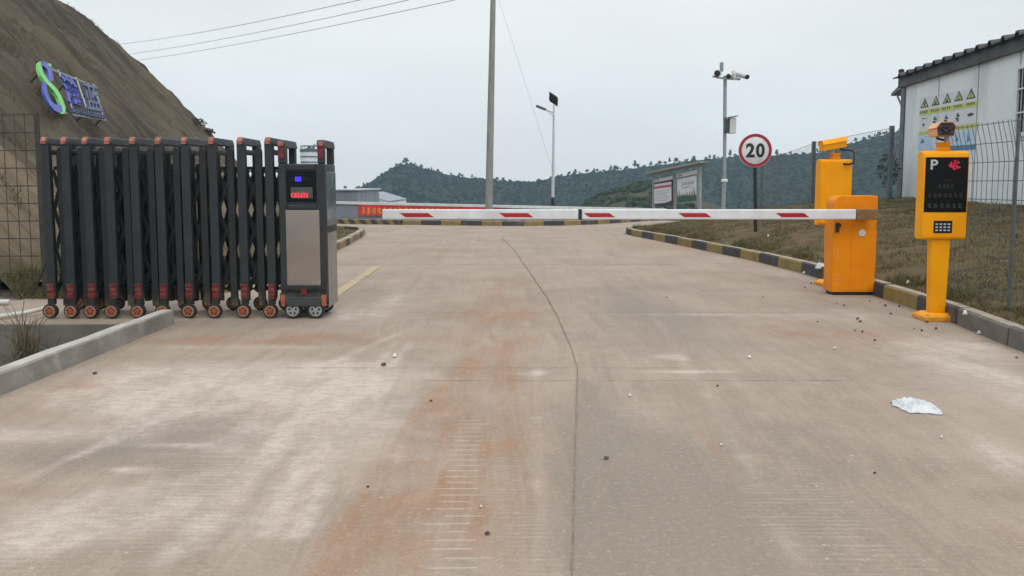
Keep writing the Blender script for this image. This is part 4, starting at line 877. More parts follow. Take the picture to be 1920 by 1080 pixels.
# safety poster
Z6 = lambda x, y: wall_hit(1715 + x / 8.31, 155 + y / 8.31)
c_ = [Z6(*p) for p in ((70, 1050), (945, 965), (985, 280), (78, 440))]
sb = thing('safety_poster', 'faded safety poster with yellow warning triangles on the white office wall', 'poster', tuple(wf(c_[0][0], c_[0][1], .004)))
mb = MB(); mb.prism([Z6(70, 1060), Z6(945, 955), Z6(985, 70), Z6(84, 240)], wf, .001, .006); mb.build('backing', ['board_white'], sb)
for p, q in ((((78, 440), (983, 280), (978, 362), (76, 520)), 1), (((62, 775), (1000, 615), (995, 690), (58, 825)), 2)):
    mb = MB(); mb.prism([Z6(*x) for x in p], wf, .005, .010 + q * .0005); st = mb.build('yellow_strip', ['yellow_strip'], sb)
    if q == 1:
        mb = MB()
        for i, (xa, xb) in enumerate(((92, 218), (262, 392), (438, 572), (618, 755), (812, 952))):
            tl, tr, br_, bl = Z6(xa, 448 - (xa - 78) * .177), Z6(xb, 448 - (xb - 78) * .177), Z6(xb, 492 - (xb - 78) * .177), Z6(xa, 492 - (xa - 78) * .177)
            fq = lambda a, b, w_: wf((tl[0] * (1 - a) + tr[0] * a), (bl[1] * (1 - a) + br_[1] * a) * (1 - b) + (tl[1] * (1 - a) + tr[1] * a) * b, w_)
            if i == 4: mb.text('注意安全', fq, 0, 1, 0, 1, .009, .0125, bold=.02)
            else: mb.marks(fq, 0, 1, 0, 1, 4, 20 + i, .009, .0125)
        mb.build('lettering', ['ink'], st)
for i, (bl, br_, ap) in enumerate((((95, 398), (222, 378), (168, 238)), ((265, 366), (397, 342), (340, 203)), ((440, 332), (577, 305), (515, 158)), ((620, 297), (762, 270), (700, 122)), ((810, 262), (957, 236), (890, 84)))):
    P3 = [Vector(Z6(*x)) for x in (bl, br_, ap)]; ce = sum(P3, Vector((0, 0))) / 3
    mb = MB(); mb.prism([tuple(x) for x in P3], wf, .005, .010); tr_ = mb.build('warning_triangle', ['ink'], sb)
    mb = MB(); inn = [ce + (x - ce) * .66 for x in P3]; mb.prism([tuple(x) for x in inn], wf, .009, .0125); mb.build('triangle_face', ['sign_yellow'], tr_)
    mb = MB(); s_ = (P3[1] - P3[0]).length
    if i == 4: mb.rect(wf, ce.x - s_ * .035, ce.x + s_ * .035, ce.y - s_ * .03, ce.y + s_ * .22, .011, .0145); mb.rect(wf, ce.x - s_ * .035, ce.x + s_ * .035, ce.y - s_ * .13, ce.y - s_ * .07, .011, .0145)
    elif i == 3: mb.prism([(ce.x - s_ * .15, ce.y - s_ * .1), (ce.x + s_ * .18, ce.y - s_ * .1), (ce.x + s_ * .18, ce.y - s_ * .05), (ce.x - s_ * .15, ce.y - s_ * .05)], wf, .011, .0145); mb.prism([(ce.x - s_ * .1, ce.y), (ce.x + s_ * .12, ce.y + s_ * .08), (ce.x + s_ * .12, ce.y + s_ * .13), (ce.x - s_ * .1, ce.y + s_ * .05)], wf, .011, .0145)
    elif i == 0: mb.prism([(ce.x + s_ * .13 * math.cos(t) * (1 if k % 2 else .6), ce.y + s_ * .02 + s_ * .16 * math.sin(t) * (1 if k % 2 else .6)) for k, t in enumerate(np.linspace(0, 2 * math.pi, 11)[:-1])], wf, .011, .0145)
    else: mb.prism([(ce.x - s_ * .14, ce.y - s_ * .12), (ce.x + s_ * .14, ce.y - s_ * .12), (ce.x + s_ * .1, ce.y + s_ * .02), (ce.x, ce.y + s_ * .08), (ce.x - s_ * .08, ce.y)], wf, .011, .0145)
    mb.build('symbol', ['ink'], tr_)
mb = MB()                                                        # row of small standing figures
for (cx, cy, s_) in ((318, 590, 1.0), (495, 570, 1.0), (675, 535, 1.05)):
    f = lambda dx, dy: Z6(cx + dx * s_, cy + dy * s_)
    for pg in ([(-10, -60), (8, -66), (14, -46), (-6, -40)], [(-22, -34), (22, -40), (34, -8), (12, -8), (-10, 0)], [(-28, 10), (6, 4), (22, 34), (2, 40), (-30, 44)], [(-18, 50), (14, 46), (18, 64), (-16, 68)]): mb.prism([f(*p) for p in pg], wf, .005, .0105)
for pg in ([(820, 500), (872, 470), (905, 468), (930, 488), (890, 520), (850, 530)], [(115, 560), (190, 548), (190, 560), (115, 572)], [(120, 645), (165, 638), (140, 690)], [(485, 640), (570, 625), (570, 645), (485, 660)]): mb.prism([Z6(*p) for p in pg], wf, .005, .0105)
mb.build('pictogram', ['ink'], sb)
for pg, ic in ((((62, 850), (285, 815), (285, 1035), (58, 1062)), ((90, 950), (128, 868), (165, 930))), (((555, 775), (938, 720), (945, 958), (560, 985)), ((640, 920), (660, 810), (690, 900)))):
    mb = MB(); mb.prism([Z6(*p) for p in pg], wf, .0062, .010); bl_ = mb.build('blue_notice', ['blue_pale'], sb)
    mb = MB(); mb.prism([Z6(*p) for p in ic], wf, .009, .013); 
    if pg[0][0] > 500:
        mb.prism([Z6(*p) for p in ((820, 930), (835, 790), (865, 900))], wf, .009, .013); mb.prism([Z6(*p) for p in ((545, 990), (945, 962), (942, 1035), (545, 1062))], wf, .005, .013)
    mb.build('symbol', ['blue'], bl_)

# ---- speed limit sign
SY = 15.5; sc = at(1415.5, 282, SY); sbp = at(1418, 432, SY); R_ = 31.5 / F * SY * 1.0
ss = thing('speed_sign', 'round red rimmed speed limit sign reading 20 on a thin black post', 'road sign', (sbp.x, SY, float(verge_h(np.array(sbp.x), np.array(SY)))))
mb = MB(); mb.tube([(sbp.x, SY + .03, verge_h(np.array(sbp.x), np.array(SY)) - .1), (sc.x, SY + .03, sc.z + R_ * .4)], .036, 10); mb.build('post', ['black'], ss, smooth=60)
mb = MB(); mb.lathe((sc.x, SY - .005, sc.z), (0, -1, 0), [(R_ * .98, 0), (R_, .004), (R_, .012), (R_ * .985, .016), (0, .016)], 56); dk = mb.build('disc', ['white'], ss, smooth=40)
mb = MB(); mb.lathe((sc.x, SY - .021, sc.z), (0, -1, 0), [(R_ * .975, -.001), (R_ * .975, .004), (R_ * .80, .004), (R_ * .80, -.001)], 56); mb.build('red_rim', ['rim_crimson'], dk, smooth=40)
fn = plane_fn((sc.x, SY - .021, sc.z), (1, 0, 0), (0, 0, 1), (0, -1, 0))
for ch, a0, a1 in (('2', -.56, -.03), ('0', .04, .56)):
    mb = MB(); mb.text(ch, fn, R_ * a0, R_ * a1, -R_ * .42, R_ * .42, -.001, .004, bold=.035); mb.build('digit', ['black'], dk)

# ---- camera mast
CY = 27.0; cp = at(1357, 400, CY); cz = lambda v: at(1357, v, CY).z
cm = thing('camera_mast', 'tall grey steel mast carrying several white cameras and a metal box', 'camera mast', (cp.x, CY, .08))
ct = at(1359.5, 146, CY)
mb = MB(); mb.tube([(cp.x - .03, CY, .05), (cp.x, CY, cz(338))], .07, 12); mb.tube([(cp.x, CY, cz(338)), (ct.x, CY, cz(142))], .062, 12); mb.build('pole', ['galv'], cm, smooth=60)
mb = MB(); mb.lathe((cp.x, CY, cz(341)), (0, 0, 1), [(.11, 0), (.12, .05), (.09, .1), (0, .1)], 16); mb.build('collar', ['white'], cm, smooth=40)
mb = MB(); mb.bar(at(1336, 143, CY), at(1360, 147.5, CY), .06, .06); mb.bar(at(1360, 147.5, CY), at(1387, 149, CY - .6), .06, .06); mb.build('cross_arm', ['galv'], cm)
mb = MB(); p = at(1353, 134, CY); q = at(1353, 117, CY); mb.box(p.x - .06, p.x + .05, CY - .05, CY + .05, p.z, q.z); mb.build('antenna', ['ink_faint'], cm, bevel=.01)
for u, v, Y, L_, k in ((1346, 137, CY, .35, 0), (1372, 139, CY - .3, .5, 1), (1388, 140, CY - .6, .55, 2)):
    c0 = at(u, v, Y); fwd = Vector(((-.3, -.75, -.12), (-.6, -.7, -.35), (.55, -.75, -.35))[k]).normalized()
    mb = MB(); mb.tube([c0 - fwd * L_ * .6, c0 + fwd * L_ * .5], .085 if k else .11, 10); cc_ = mb.build('camera', ['galv_w'], cm, smooth=40)
    mb = MB(); mb.tube([c0 + fwd * L_ * .5, c0 + fwd * L_ * .62], [.085 if k else .11, .075], 10); mb.build('lens', ['black'], cc_, smooth=40)
    mb = MB(); mb.bar(c0 + Vector((0, 0, -.1)), at(u - (3 if k == 2 else 0), 147.5, Y), .05, .05); mb.build('mount', ['galv'], cc_)
c0 = at(1378.5, 143, CY - .45); mb = MB(); mb.lathe(c0, (0, 0, 1), [(0, -.14), (.07, -.12), (.09, -.03), (.09, .1), (.05, .14), (0, .14)], 16); mb.build('dome_camera', ['white'], cm, smooth=40)
c0 = at(1367, 236, CY - .1); mb = MB(); dz = 14 / F * CY
mb.box(c0.x - .02, c0.x + .20, c0.y - .18, c0.y + .15, c0.z - dz, c0.z + dz); bx_ = mb.build('control_box', ['galv_w'], cm, bevel=.01)
mb = MB(); mb.box(c0.x - .16, c0.x - .022, c0.y - .15, c0.y + .12, c0.z - dz * .9, c0.z + dz * .85); mb.build('side_box', ['cap_grey'], bx_, bevel=.01)
mb = MB(); mb.hexa([(c0.x - .18, c0.y - .24, c0.z + dz - .02), (c0.x + .24, c0.y - .24, c0.z + dz + .05), (c0.x + .24, c0.y + .17, c0.z + dz + .05), (c0.x - .18, c0.y + .17, c0.z + dz - .02)], [(c0.x - .18, c0.y - .24, c0.z + dz + .01), (c0.x + .24, c0.y - .24, c0.z + dz + .08), (c0.x + .24, c0.y + .17, c0.z + dz + .08), (c0.x - .18, c0.y + .17, c0.z + dz + .01)]); mb.build('box_roof', ['trim_grey'], bx_)

# ---- solar street lamp
LYd = 40.0; lp = at(1036.5, 385, LYd); lt = at(1038.5, 196, LYd)
la = thing('street_lamp', 'slim white solar street lamp with a dark panel on top beyond the junction', 'street lamp', (lp.x, LYd, -.6))
zb = at(1037, 370, LYd).z
mb = MB(); mb.tube([(lp.x, LYd, zb), (lt.x, LYd, lt.z)], [.085, .05], 10); mb.build('pole', ['galv_w'], la, smooth=60)
mb = MB(); mb.tube([(lp.x, LYd, -.8), (lp.x, LYd, zb - .001)], .095, 10); mb.build('pole_foot', ['black'], la, smooth=60)
mb = MB(); a_, b_ = at(1031, 183, LYd), at(1046, 193, LYd); n_ = Vector((0, -.5, .5)); 
mb.hexa([a_ + n_ * -.35, b_ + n_ * -.35, b_ + n_ * .35, a_ + n_ * .35], [a_ + n_ * -.35 + Vector((-.04, 0, .12)), b_ + n_ * -.35 + Vector((-.04, 0, .12)), b_ + n_ * .35 + Vector((-.04, 0, .12)), a_ + n_ * .35 + Vector((-.04, 0, .12))]); mb.build('solar_panel', ['black'], la)
mb = MB(); mb.tube([at(1038, 211, LYd), at(1030, 208.5, LYd), at(1022, 205, LYd)], .035, 8); mb.tube([at(1037.8, 218, LYd), at(1031, 213, LYd), at(1026, 207, LYd)], .02, 6); mb.build('arm', ['galv_w'], la, smooth=60)
mb = MB(); mb.bar(at(1024, 205.8, LYd), at(1005, 198.3, LYd), .28, .11); mb.build('lamp_head', ['trim_grey'], la, bevel=.03)

# ---- concrete utility pole, its lines and stay
PY = 27.3; pb, pt = at(915.0, 400, PY), at(924.5, 0, PY); dirp = (pt - pb).normalized()
up = thing('utility_pole', 'tall tapering grey concrete utility pole standing on the striped island', 'utility pole', (pb.x, PY, -.3))
p0 = Vector((pb.x, PY, -.8)); tp = p0 + (pt - p0) * 1.13
mb = MB(); mb.tube([p0, p0.lerp(tp, .5), tp], [.142, .118, .085], 18); mb.build('shaft', ['conc_pole'], up, smooth=60)
mb = MB(); xa = tp - dirp * .35; mb.bar(xa + Vector((-.8, -.12, 0)), xa + Vector((.8, -.12, 0)), .08, .08); mb.build('cross_arm', ['galv'], up)
for k, (dx, (u, v)) in enumerate(((-.7, (225, 83)), (.0, (240, 102)), (.7, (255, 114)))):
    a_ = xa + Vector((dx, -.12, .12)) if k != 1 else tp + Vector((0, 0, .08)); tgt = at(u, v, 62.0)
    mb = MB(); mb.lathe(a_ + Vector((0, 0, -.12)), (0, 0, 1), [(.03, 0), (.05, .04), (.03, .07), (.05, .1), (.03, .13), (0, .13)], 10); mb.build('insulator', ['trim_grey'], up, smooth=40)
WIRES = [((232, 82), (672, 0), 'uppermost of the three thin power lines crossing the sky at the left'), ((246, 101), (764, 0), 'middle one of the three thin power lines crossing the sky at the left'), ((262, 112.5), (850, 0), 'lowest of the three thin power lines crossing the sky at the left')]
ends = [xa + Vector((-.7, -.12, .12)), tp + Vector((0, 0, .1)), xa + Vector((.7, -.12, .12))]
for (p1, p2, lab), e_ in zip(WIRES, ends):
    A = at(p1[0] - 40, p1[1] + 8, 66.0); Bp = at(p1[0], p1[1], 62.5); Cp = at(p2[0], p2[1] + .5, 33.0)
    pts_ = []
    for k in range(31):
        t = k / 30
        pts_.append(Bp.lerp(Cp, t) + Vector((0, 0, -.35 * 4 * t * (1 - t) * .5)))
    mb = MB(); mb.tube([A] + pts_ + [e_], .014, 5); o = mb.build('power_line', ['wire_black'], loc=tuple(A)); tag(o, lab, 'power line', 'power lines over the road')
mb = MB(); g_ = at(1062, 402, 29.5); mb.tube([tp - dirp * .5, g_], .004, 5); o = mb.build('stay_wire', ['ink_faint'], loc=tuple(g_)); tag(o, 'faint thin stay wire slanting down from the concrete utility pole', 'stay wire')

# ---- notice board beyond the verge
nb = lambda u, v, t: at(u, v, 38.0 - 3.4 * t)
q0 = at(1268, 400, 36.3)
bd = thing('notice_board', 'roofed double notice board with two posters behind the grass slope', 'notice board', (q0.x, 36.3, 0))
tt = lambda u: (u - 1225) / 88.0
for u in (1225.5, 1265.5, 1312):
    a_, b_ = nb(u, 402, tt(u)), nb(u, 333 - tt(u) * 22, tt(u)); mb = MB(); mb.tube([(a_.x, a_.y, -.5), (b_.x, b_.y, b_.z)], .07 if u != 1312 else .085, 10); mb.build('post', ['board_frame'], bd, smooth=60)
mb = MB(); A, Bq, C_ = nb(1212, 328.5, -.12), nb(1311, 308.5, 1.0), nb(1327, 307, 1.05)
sh = Vector((.2, .8, -.1))
mb.hexa([A - sh * .6, Bq - sh * .6, Bq + sh * .6, A + sh * .6], [A - sh * .6 + Vector((0, 0, .07)), Bq - sh * .6 + Vector((0, 0, .07)), Bq + sh * .6 + Vector((0, 0, .07)), A + sh * .6 + Vector((0, 0, .07))])
mb.hexa([Bq - sh * .6, C_ - sh * .4, C_ + sh * .5, Bq + sh * .6], [Bq - sh * .6 + Vector((0, 0, .07)), C_ - sh * .4 + Vector((0, 0, .05)), C_ + sh * .5 + Vector((0, 0, .05)), Bq + sh * .6 + Vector((0, 0, .07))]); mb.build('roof', ['galv'], bd)
for k, (tl, tr, br_, bl) in enumerate((((1226, 336), (1262, 328), (1262, 385), (1226, 384)), ((1269, 326), (1308, 317), (1308, 379), (1269, 383)))):
    fq = quad_fn(nb(*tl, tt(tl[0])), nb(*tr, tt(tr[0])), nb(*br_, tt(br_[0])), nb(*bl, tt(bl[0])))
    mb = MB(); mb.rect(fq, 0, 1, 0, 1, -.04, 0); pnl = mb.build('panel', ['poster_purple' if k == 0 else 'board_frame'], bd)
    mb = MB(); mb.rect(fq, .01, .99, .86, .985, -.001, .012); mb.build('title_strip', ['poster'], pnl)
    mb = MB(); mb.marks(fq, .08, .3, .89, .95, 2, 40 + k, .01, .016)
    if k == 0: mb.rect(fq, .02, .98, .80, .815, .001, .02)
    else: mb.rect(fq, .02, .98, .83, .845, .001, .02)
    mb.build('title_mark', ['ink'], pnl)
    mb = MB()
    if k == 0: mb.prism([(.03, .79), (.92, .79), (.92, .16), (.6, .08), (.03, .04)], fq, -.001, .012)
    else: mb.rect(fq, .03, .95, .05, .82, -.001, .012)
    po = mb.build('sheet', ['poster'], pnl)
    if k == 0:
        mb = MB(); mb.rect(fq, .03, .92, .62, .70, .010, .016); mb.build('red_heading', ['poster_red'], po)
        mb = MB(); [mb.rect(fq, .1, .84 - .1 * (i % 3), .5 - i * .07, .512 - i * .07, .010, .016) for i in range(6)]; mb.build('text_line', ['ink_faint'], po)
    else:
        mb = MB(); mb.prism([(.03, .05), (.95, .05), (.95, .24), (.7, .22), (.4, .27), (.03, .25)], fq, .010, .016)
        for i in range(11):
            x = .06 + i * .082; h = (.18, .22, .12, .1, .08, .15, .1, .14, .12, .3, .2)[i]; mb.prism([(x - .03, .2), (x + .03, .2), (x, .26 + h)], fq, .010, .0175)
        mb.build('green_scene', ['poster_green'], po)
        mb = MB(); mb.marks(fq, .25, .86, .58, .68, 6, 50, .010, .015); mb.marks(fq, .28, .7, .48, .53, 7, 51, .010, .015); mb.build('text_line', ['ink_faint'], po)

# ---- far boundary wall with white pipe rail, banner, sheds and tank
WYf = 33.0
mb = MB()
A, Bq = at(590, 379, WYf), at(1250, 393.5, WYf)
mb.hexa([(A.x, WYf, -.9), (Bq.x, WYf, -.9), (Bq.x, WYf + .2, -.9), (A.x, WYf + .2, -.9)], [(A.x, WYf, A.z - .06), (Bq.x, WYf, Bq.z - .06), (Bq.x, WYf + .2, Bq.z - .06), (A.x, WYf + .2, A.z - .06)])
bwl = thing('boundary_wall', 'long low grey wall with a white coping beyond the far kerb', 'wall', (A.x, WYf, -.75))
mb.build('wall_face', ['wall_grey'], bwl)
mb = MB(); mb.bar(A + Vector((0, .1, -.005)), Bq + Vector((0, .1, -.005)), .3, .105); mb.build('coping', ['white'], bwl)
mb = MB(); mb.bar(at(950, 389.5, WYf - .05), Bq + Vector((0, -.06, -.06)), .05, .035); mb.build('rail', ['galv_w'], bwl)
fq = quad_fn(at(672, 383.5, WYf - .05), at(934, 390, WYf - .05), at(934, 402, WYf - .05), at(672, 405, WYf - .05))
bn = thing('red_banner', 'long red banner with yellow lettering hung on the far grey wall', 'banner', tuple(at(672, 405, WYf - .05)))
mb = MB(); mb.rect(fq, 0, 1, 0, 1, -.008, 0); cl = mb.build('cloth', ['banner_red'], bn)
mb = MB(); mb.marks(fq, .02, .86, .2, .8, 22, 60, -.001, .006, fill=.8); mb.build('lettering', ['banner_yel'], cl)
fx = lambda u, v, Y=38.0: at(u, v, Y)
mb = MB(); a_, b_ = fx(560, 404), fx(672, 404); zt_ = fx(620, 357).z
mb.box(a_.x, b_.x, 38, 44, -.8, zt_); s1 = thing('metal_shed', 'grey corrugated metal shed behind the gate head at the far left', 'shed', (b_.x, 38, -.75)); mb.build('wall', ['wall_grey'], s1)
mb = MB()
for k in range(34): x = a_.x + (b_.x - a_.x) * (k + .5) / 34; mb.box(x - .02, x + .02, 37.975, 38.0, -.8, zt_ - .02)
mb.build('sheet_rib', ['wall_grey'], s1)
mb = MB(); mb.box(a_.x - .1, b_.x + .1, 37.9, 44.1, zt_ + .002, zt_ + .06); mb.build('roof', ['shed_white'], s1)
g2 = lambda u, v: at(u, v, 46.0)
s2 = thing('long_shed', 'pale shed with a sloping roof edge left of the dark hill', 'shed', (g2(700, 385).x, 46, -.9))
mb = MB(); mb.prism([(g2(660, 400).x, -.9), (g2(735, 400).x, -.9), (g2(726, 378.5).x, g2(726, 378.5).z), (g2(677, 364).x, g2(677, 364).z), (g2(660, 362).x, g2(660, 362).z)], lambda a, b, w_: Vector((a, w_, b)), 46, 54); mb.build('wall', ['shed_white'], s2)
mb = MB(); mb.hexa([g2(676, 363.2), g2(728, 379), g2(728, 379) + Vector((0, 8.2, 0)), g2(676, 363.2) + Vector((0, 8.2, 0))], [g2(676, 361.6), g2(728, 377.4), g2(728, 377.4) + Vector((0, 8.2, 0)), g2(676, 361.6) + Vector((0, 8.2, 0))]); mb.build('roof', ['wall_grey'], s2)
TY = 85.0; tc, tz = at(581, 300, TY), lambda v: at(581, v, TY).z; tr = 17 / F * TY
tk = thing('storage_tank', 'tall white storage tank with a railed top seen above the gate', 'tank', (tc.x, TY, -6))
mb = MB(); mb.lathe((tc.x, TY, -8), (0, 0, 1), [(tr, 0), (tr, tz(284) + 8), (tr * .9, tz(281) + 8), (0, tz(276) + 8)], 36); sh_ = mb.build('shell', ['shed_white'], tk, smooth=30)
mb = MB()
for v in (284, 294, 304): mb.lathe((tc.x, TY, tz(v) - .05), (0, 0, 1), [(tr + .005, 0), (tr + .05, 0), (tr + .05, .1 if v != 284 else .28), (tr + .005, .1 if v != 284 else .28)], 36)
mb.build('band', ['trim_grey'], sh_)
mb = MB()
for k in range(16):
    t = 2 * math.pi * k / 16; p = Vector((tc.x + tr * .96 * math.cos(t), TY + tr * .96 * math.sin(t), tz(284))); mb.bar(p, p + Vector((0, 0, .6)), .04, .04)
mb.lathe((tc.x, TY, tz(284) + .58), (0, 0, 1), [(tr * .94, 0), (tr * .98, 0), (tr * .98, .05), (tr * .94, .05)], 36); mb.bar(at(586, 280, TY), at(590, 270, TY), .15, .15); mb.bar(at(577, 276, TY), at(596, 272, TY), .08, .08); mb.build('railing', ['galv'], tk)

# ---- fences
def mesh_fence(t, p0, p1, zb_, zt_, hz, vs, r, mat, fold=0.0, foldn=(0, 0, 0), zlow=None):
    p0, p1 = Vector(p0), Vector(p1); L_ = (p1 - p0).length; n_ = int(L_ / vs); mb_ = MB(); fn_ = Vector(foldn)
    def prof_(z):
        if not fold: return Vector((0, 0, 0))
        k = (z - (zt_ - .34)) / .34
        return fn_ * (fold * (max(0, k)) ** 1.3)
    for k in range(n_ + 1):
        p = p0.lerp(p1, k / n_); a = zb_(p) if callable(zb_) else zb_; zz = [a, zt_ - .34, zt_ - .17, zt_ + .02] if fold else [a, zt_ + .02]
        o_ = Vector((random.uniform(-1, 1), random.uniform(-1, 1), 0)) * .006
        mb_.tube([p + Vector((0, 0, z)) + prof_(z) + (o_ if i else Vector()) for i, z in enumerate(zz)], r, 4, 0, False)
    for z in hz: mb_.tube([p0 + Vector((0, 0, z)) + prof_(z), p1 + Vector((0, 0, z)) + prof_(z)], r * 1.15, 4, 0, False)
    return mb_.build('mesh_panel', [mat], t)
nf = thing('mesh_fence', 'dark green welded mesh fence just behind the kerb at the right', 'fence', (4.42, 6.77, .15))
ZF = 1.845
for y0, y1 in ((7.78, 6.79), (6.75, 4.22), (4.18, 1.6)):
    mesh_fence(nf, (4.42, y0, 0), (4.42, y1, 0), .17, ZF, [ZF - .172 * k for k in range(10)], .075, .0032, 'fence_wire', .07, (-1, 0, 0))
for y in (6.77, 4.2, 1.58):
    mb = MB(); mb.box(4.412, 4.438, y - .012, y + .012, .1, ZF + .03); mb.build('post', ['fence_wire'], nf, bevel=.006)
bf = thing('mesh_fence', 'thin mesh fence on slim posts along the top of the grass slope', 'fence', (9.37, 19, .8))
bp = [(at(1670, 300, 18.9), 236, 372), (at(1525, 300, 22.6), 265, 392), (at(1429, 300, 27.5), 300, 396)]
for p, v0, v1 in bp:
    z1 = at(960, v0, p.y).z; z0 = at(960, v1, p.y).z - .3; mb = MB(); mb.box(p.x - .045, p.x + .045, p.y - .045, p.y + .045, z0, z1); mb.build('post', ['trim_grey'], bf)
for (p, v0, v1), (q, w0, w1) in zip(bp[:-1], bp[1:]):
    mb = MB(); a1, a0 = at(960, v0 + 4, p.y).z, at(960, v1, p.y).z; b1, b0 = at(960, w0 + 3, q.y).z, at(960, w1, q.y).z
    for k in range(6): mb.tube([(p.x, p.y, a0 + (a1 - a0) * k / 5), (q.x, q.y, b0 + (b1 - b0) * k / 5)], .006, 4, 0, False)
    for k in range(1, 50):
        t = k / 50; mb.tube([(p.x + (q.x - p.x) * t, p.y + (q.y - p.y) * t, a0 + (b0 - a0) * t), (p.x + (q.x - p.x) * t, p.y + (q.y - p.y) * t, a1 + (b1 - a1) * t)], .004, 3, 0, False)
    mb.build('mesh_panel', ['fence_wire'], bf)
lf = thing('mesh_fence', 'rusty brown wire mesh fence in front of the earth bank at the left', 'fence', (-5.37, 8.75, 0))
zl = at(40, 215, 8.75).z
mesh_fence(lf, (-5.37, 8.75, 0), (-7.9, 8.75, 0), .02, zl, [zl - .2 * k for k in range(11)], .125, .005, 'fence_rust')
for x in (-5.36, -7.92):
    mb = MB(); mb.box(x - .02, x + .02, 8.73, 8.77, 0, zl + .01); mb.build('post', ['fence_rust'], lf)

# ---- hillside lettering
tl, tr_, br_, bl = at(80, 112, 15.7), at(184, 156, 18.2), at(205, 226, 17.8), at(120, 214, 15.3)
fq = quad_fn(tl, tr_, br_, bl)
hs_ = thing('hillside_sign', 'blue and green S emblem with blue characters mounted on the earth bank', 'sign', tuple(bl))
mb = MB()
for b in (.06, .93): mb.bar(fq(0, b, -.08), fq(1, b, -.08), .04, .04)
for a in (.3, .62, .97): mb.bar(fq(a, .02, -.08), fq(a, .98, -.08), .03, .03)
mb.build('support_bar', ['galv'], hs_)
mb = MB()
for a in (.05, .5, .95):
    for b in (.1, .9):
        p = fq(a, b, -.09); s_ = 0
        q = Vector(p)
        while s_ < 2.6 and q.z > float(bank_h(np.array(q.x), np.array(q.y))): q += Vector((-.08, .04, -.05)); s_ += .1
        mb.tube([p, q + Vector((-.08, .04, -.05))], .022, 6)
mb.build('strut', ['trim_grey'], hs_)
def zpx(x, y):                                     # emblem outline measured on an enlargement of the photo
    u, v = 60 + x / 8.31, 105 + y / 8.31
    d = ray(u, v); n_ = (tr_ - bl).cross(tl - br_).normalized(); o = Vector((0, 0, CAMZ)); c = (tl + bl) / 2; k = (c - o).dot(n_) / d.dot(n_); return o + d * k
nn = (tr_ - bl).cross(tl - br_).normalized(); nn = -nn if nn.y > 0 else nn
def strip(m_, left, right, w0, w1, mi=0):
    for i in range(len(left) - 1):
        q = [left[i], left[i + 1], right[i + 1], right[i]]; b_ = [zpx(*p) + nn * w0 for p in q]; f_ = [zpx(*p) + nn * w1 for p in q]; m_.hexa(b_, f_, mi)
gl = [(105, 120), (108, 200), (140, 300), (200, 400), (280, 480), (350, 555), (410, 650), (445, 740), (470, 815), (480, 870), (440, 890)]
gr = [(135, 80), (150, 150), (178, 250), (245, 360), (330, 450), (400, 520), (450, 610), (495, 710), (525, 800), (520, 880), (470, 905)]
mb = MB(); strip(mb, gl, gr, .0, .06); mb.build('green_stroke', ['sign_green'], hs_)
mb = MB(); strip(mb, [(235, 115), (270, 150)], [(300, 118), (303, 185)], 0, .08); mb.build('green_tip', ['sign_green'], hs_)
bo = [(150, 80), (200, 95), (250, 140), (290, 210), (320, 290), (335, 380)]; bi = [(150, 150), (190, 170), (230, 210), (250, 270), (258, 330), (262, 400)]
mb = MB(); strip(mb, bo, bi, -.01, .035)
strip(mb, [(180, 400), (172, 500), (185, 590), (225, 680), (275, 770), (340, 850), (440, 900)], [(215, 410), (225, 500), (250, 600), (290, 690), (345, 750), (400, 765), (455, 760)], -.01, .035); mb.build('blue_stroke', ['sign_blue'], hs_)
def cfn(q):
    C4 = [zpx(*p) for p in q]; return lambda a, b, w_: (C4[3] * (1 - a) + C4[2] * a) * (1 - b) + (C4[0] * (1 - a) + C4[1] * a) * b + nn * w_
mb = MB(); mb.text('瀚', cfn(((440, 280), (660, 335), (825, 830), (590, 760))), 0, 1, .08, 1, 0, .04, bold=.022); mb.build('character', ['sign_blue'], hs_)
mb = MB(); mb.text('蓝', cfn(((790, 385), (1010, 445), (1125, 890), (880, 850))), 0, 1, .05, 1, 0, .04, bold=.012); mb.build('character', ['sign_blue_dk'], hs_)
mb = MB(); mb.marks(cfn(((615, 790), (1130, 900), (1165, 985), (640, 880))), 0, 1, .1, .9, 18, 70, 0, .05); mb.build('small_lettering', ['sign_blue_dk'], hs_)

# ---- small tree, ridge trees, weeds
def leafcloud(c, rad, n, size, sq=(1, 1, 1), seed=0):
    r = random.Random(seed); mb_ = MB()
    for _ in range(n):
        while True:
            p = Vector((r.uniform(-1, 1), r.uniform(-1, 1), r.uniform(-1, 1)))
            if p.length < 1 and r.random() < .35 + .65 * p.length: break
        p = Vector(c) + Vector((p.x * rad * sq[0], p.y * rad * sq[1], p.z * rad * sq[2])); d = Vector((r.gauss(0, 1), r.gauss(0, 1), r.gauss(0, .7))).normalized(); e = d.orthogonal().normalized(); e.rotate(Matrix.Rotation(r.uniform(0, 6.28), 3, d)); s_ = size * r.uniform(.6, 1.3)
        mb_.add([p - d * s_, p + e * s_ * .4, p + d * s_, p - e * s_ * .4], [(0, 1, 2, 3)])
    return mb_
tx = at(1664, 380, 19.4); tg = float(verge_h(np.array(tx.x), np.array(19.4)))
st_ = thing('young_tree', 'young thin tree with sparse dark leaves beside the office corner', 'tree', (tx.x, 19.4, tg))
ztop = at(1664, 289, 19.4).z
mb = MB(); mb.tube([(tx.x + .1, 19.4, tg - .1), (tx.x + .05, 19.42, (tg + ztop) / 2), (tx.x, 19.4, ztop - .1)], [.035, .025, .01], 6)
for k in range(9):
    z = tg + (ztop - tg) * (.4 + .06 * k); t = k * 2.4; mb.tube([(tx.x + .04, 19.4, z), (tx.x + .22 * math.cos(t), 19.4 + .22 * math.sin(t), z + .14)], [.01, .004], 4)
mb.build('trunk', ['bark'], st_, smooth=60)
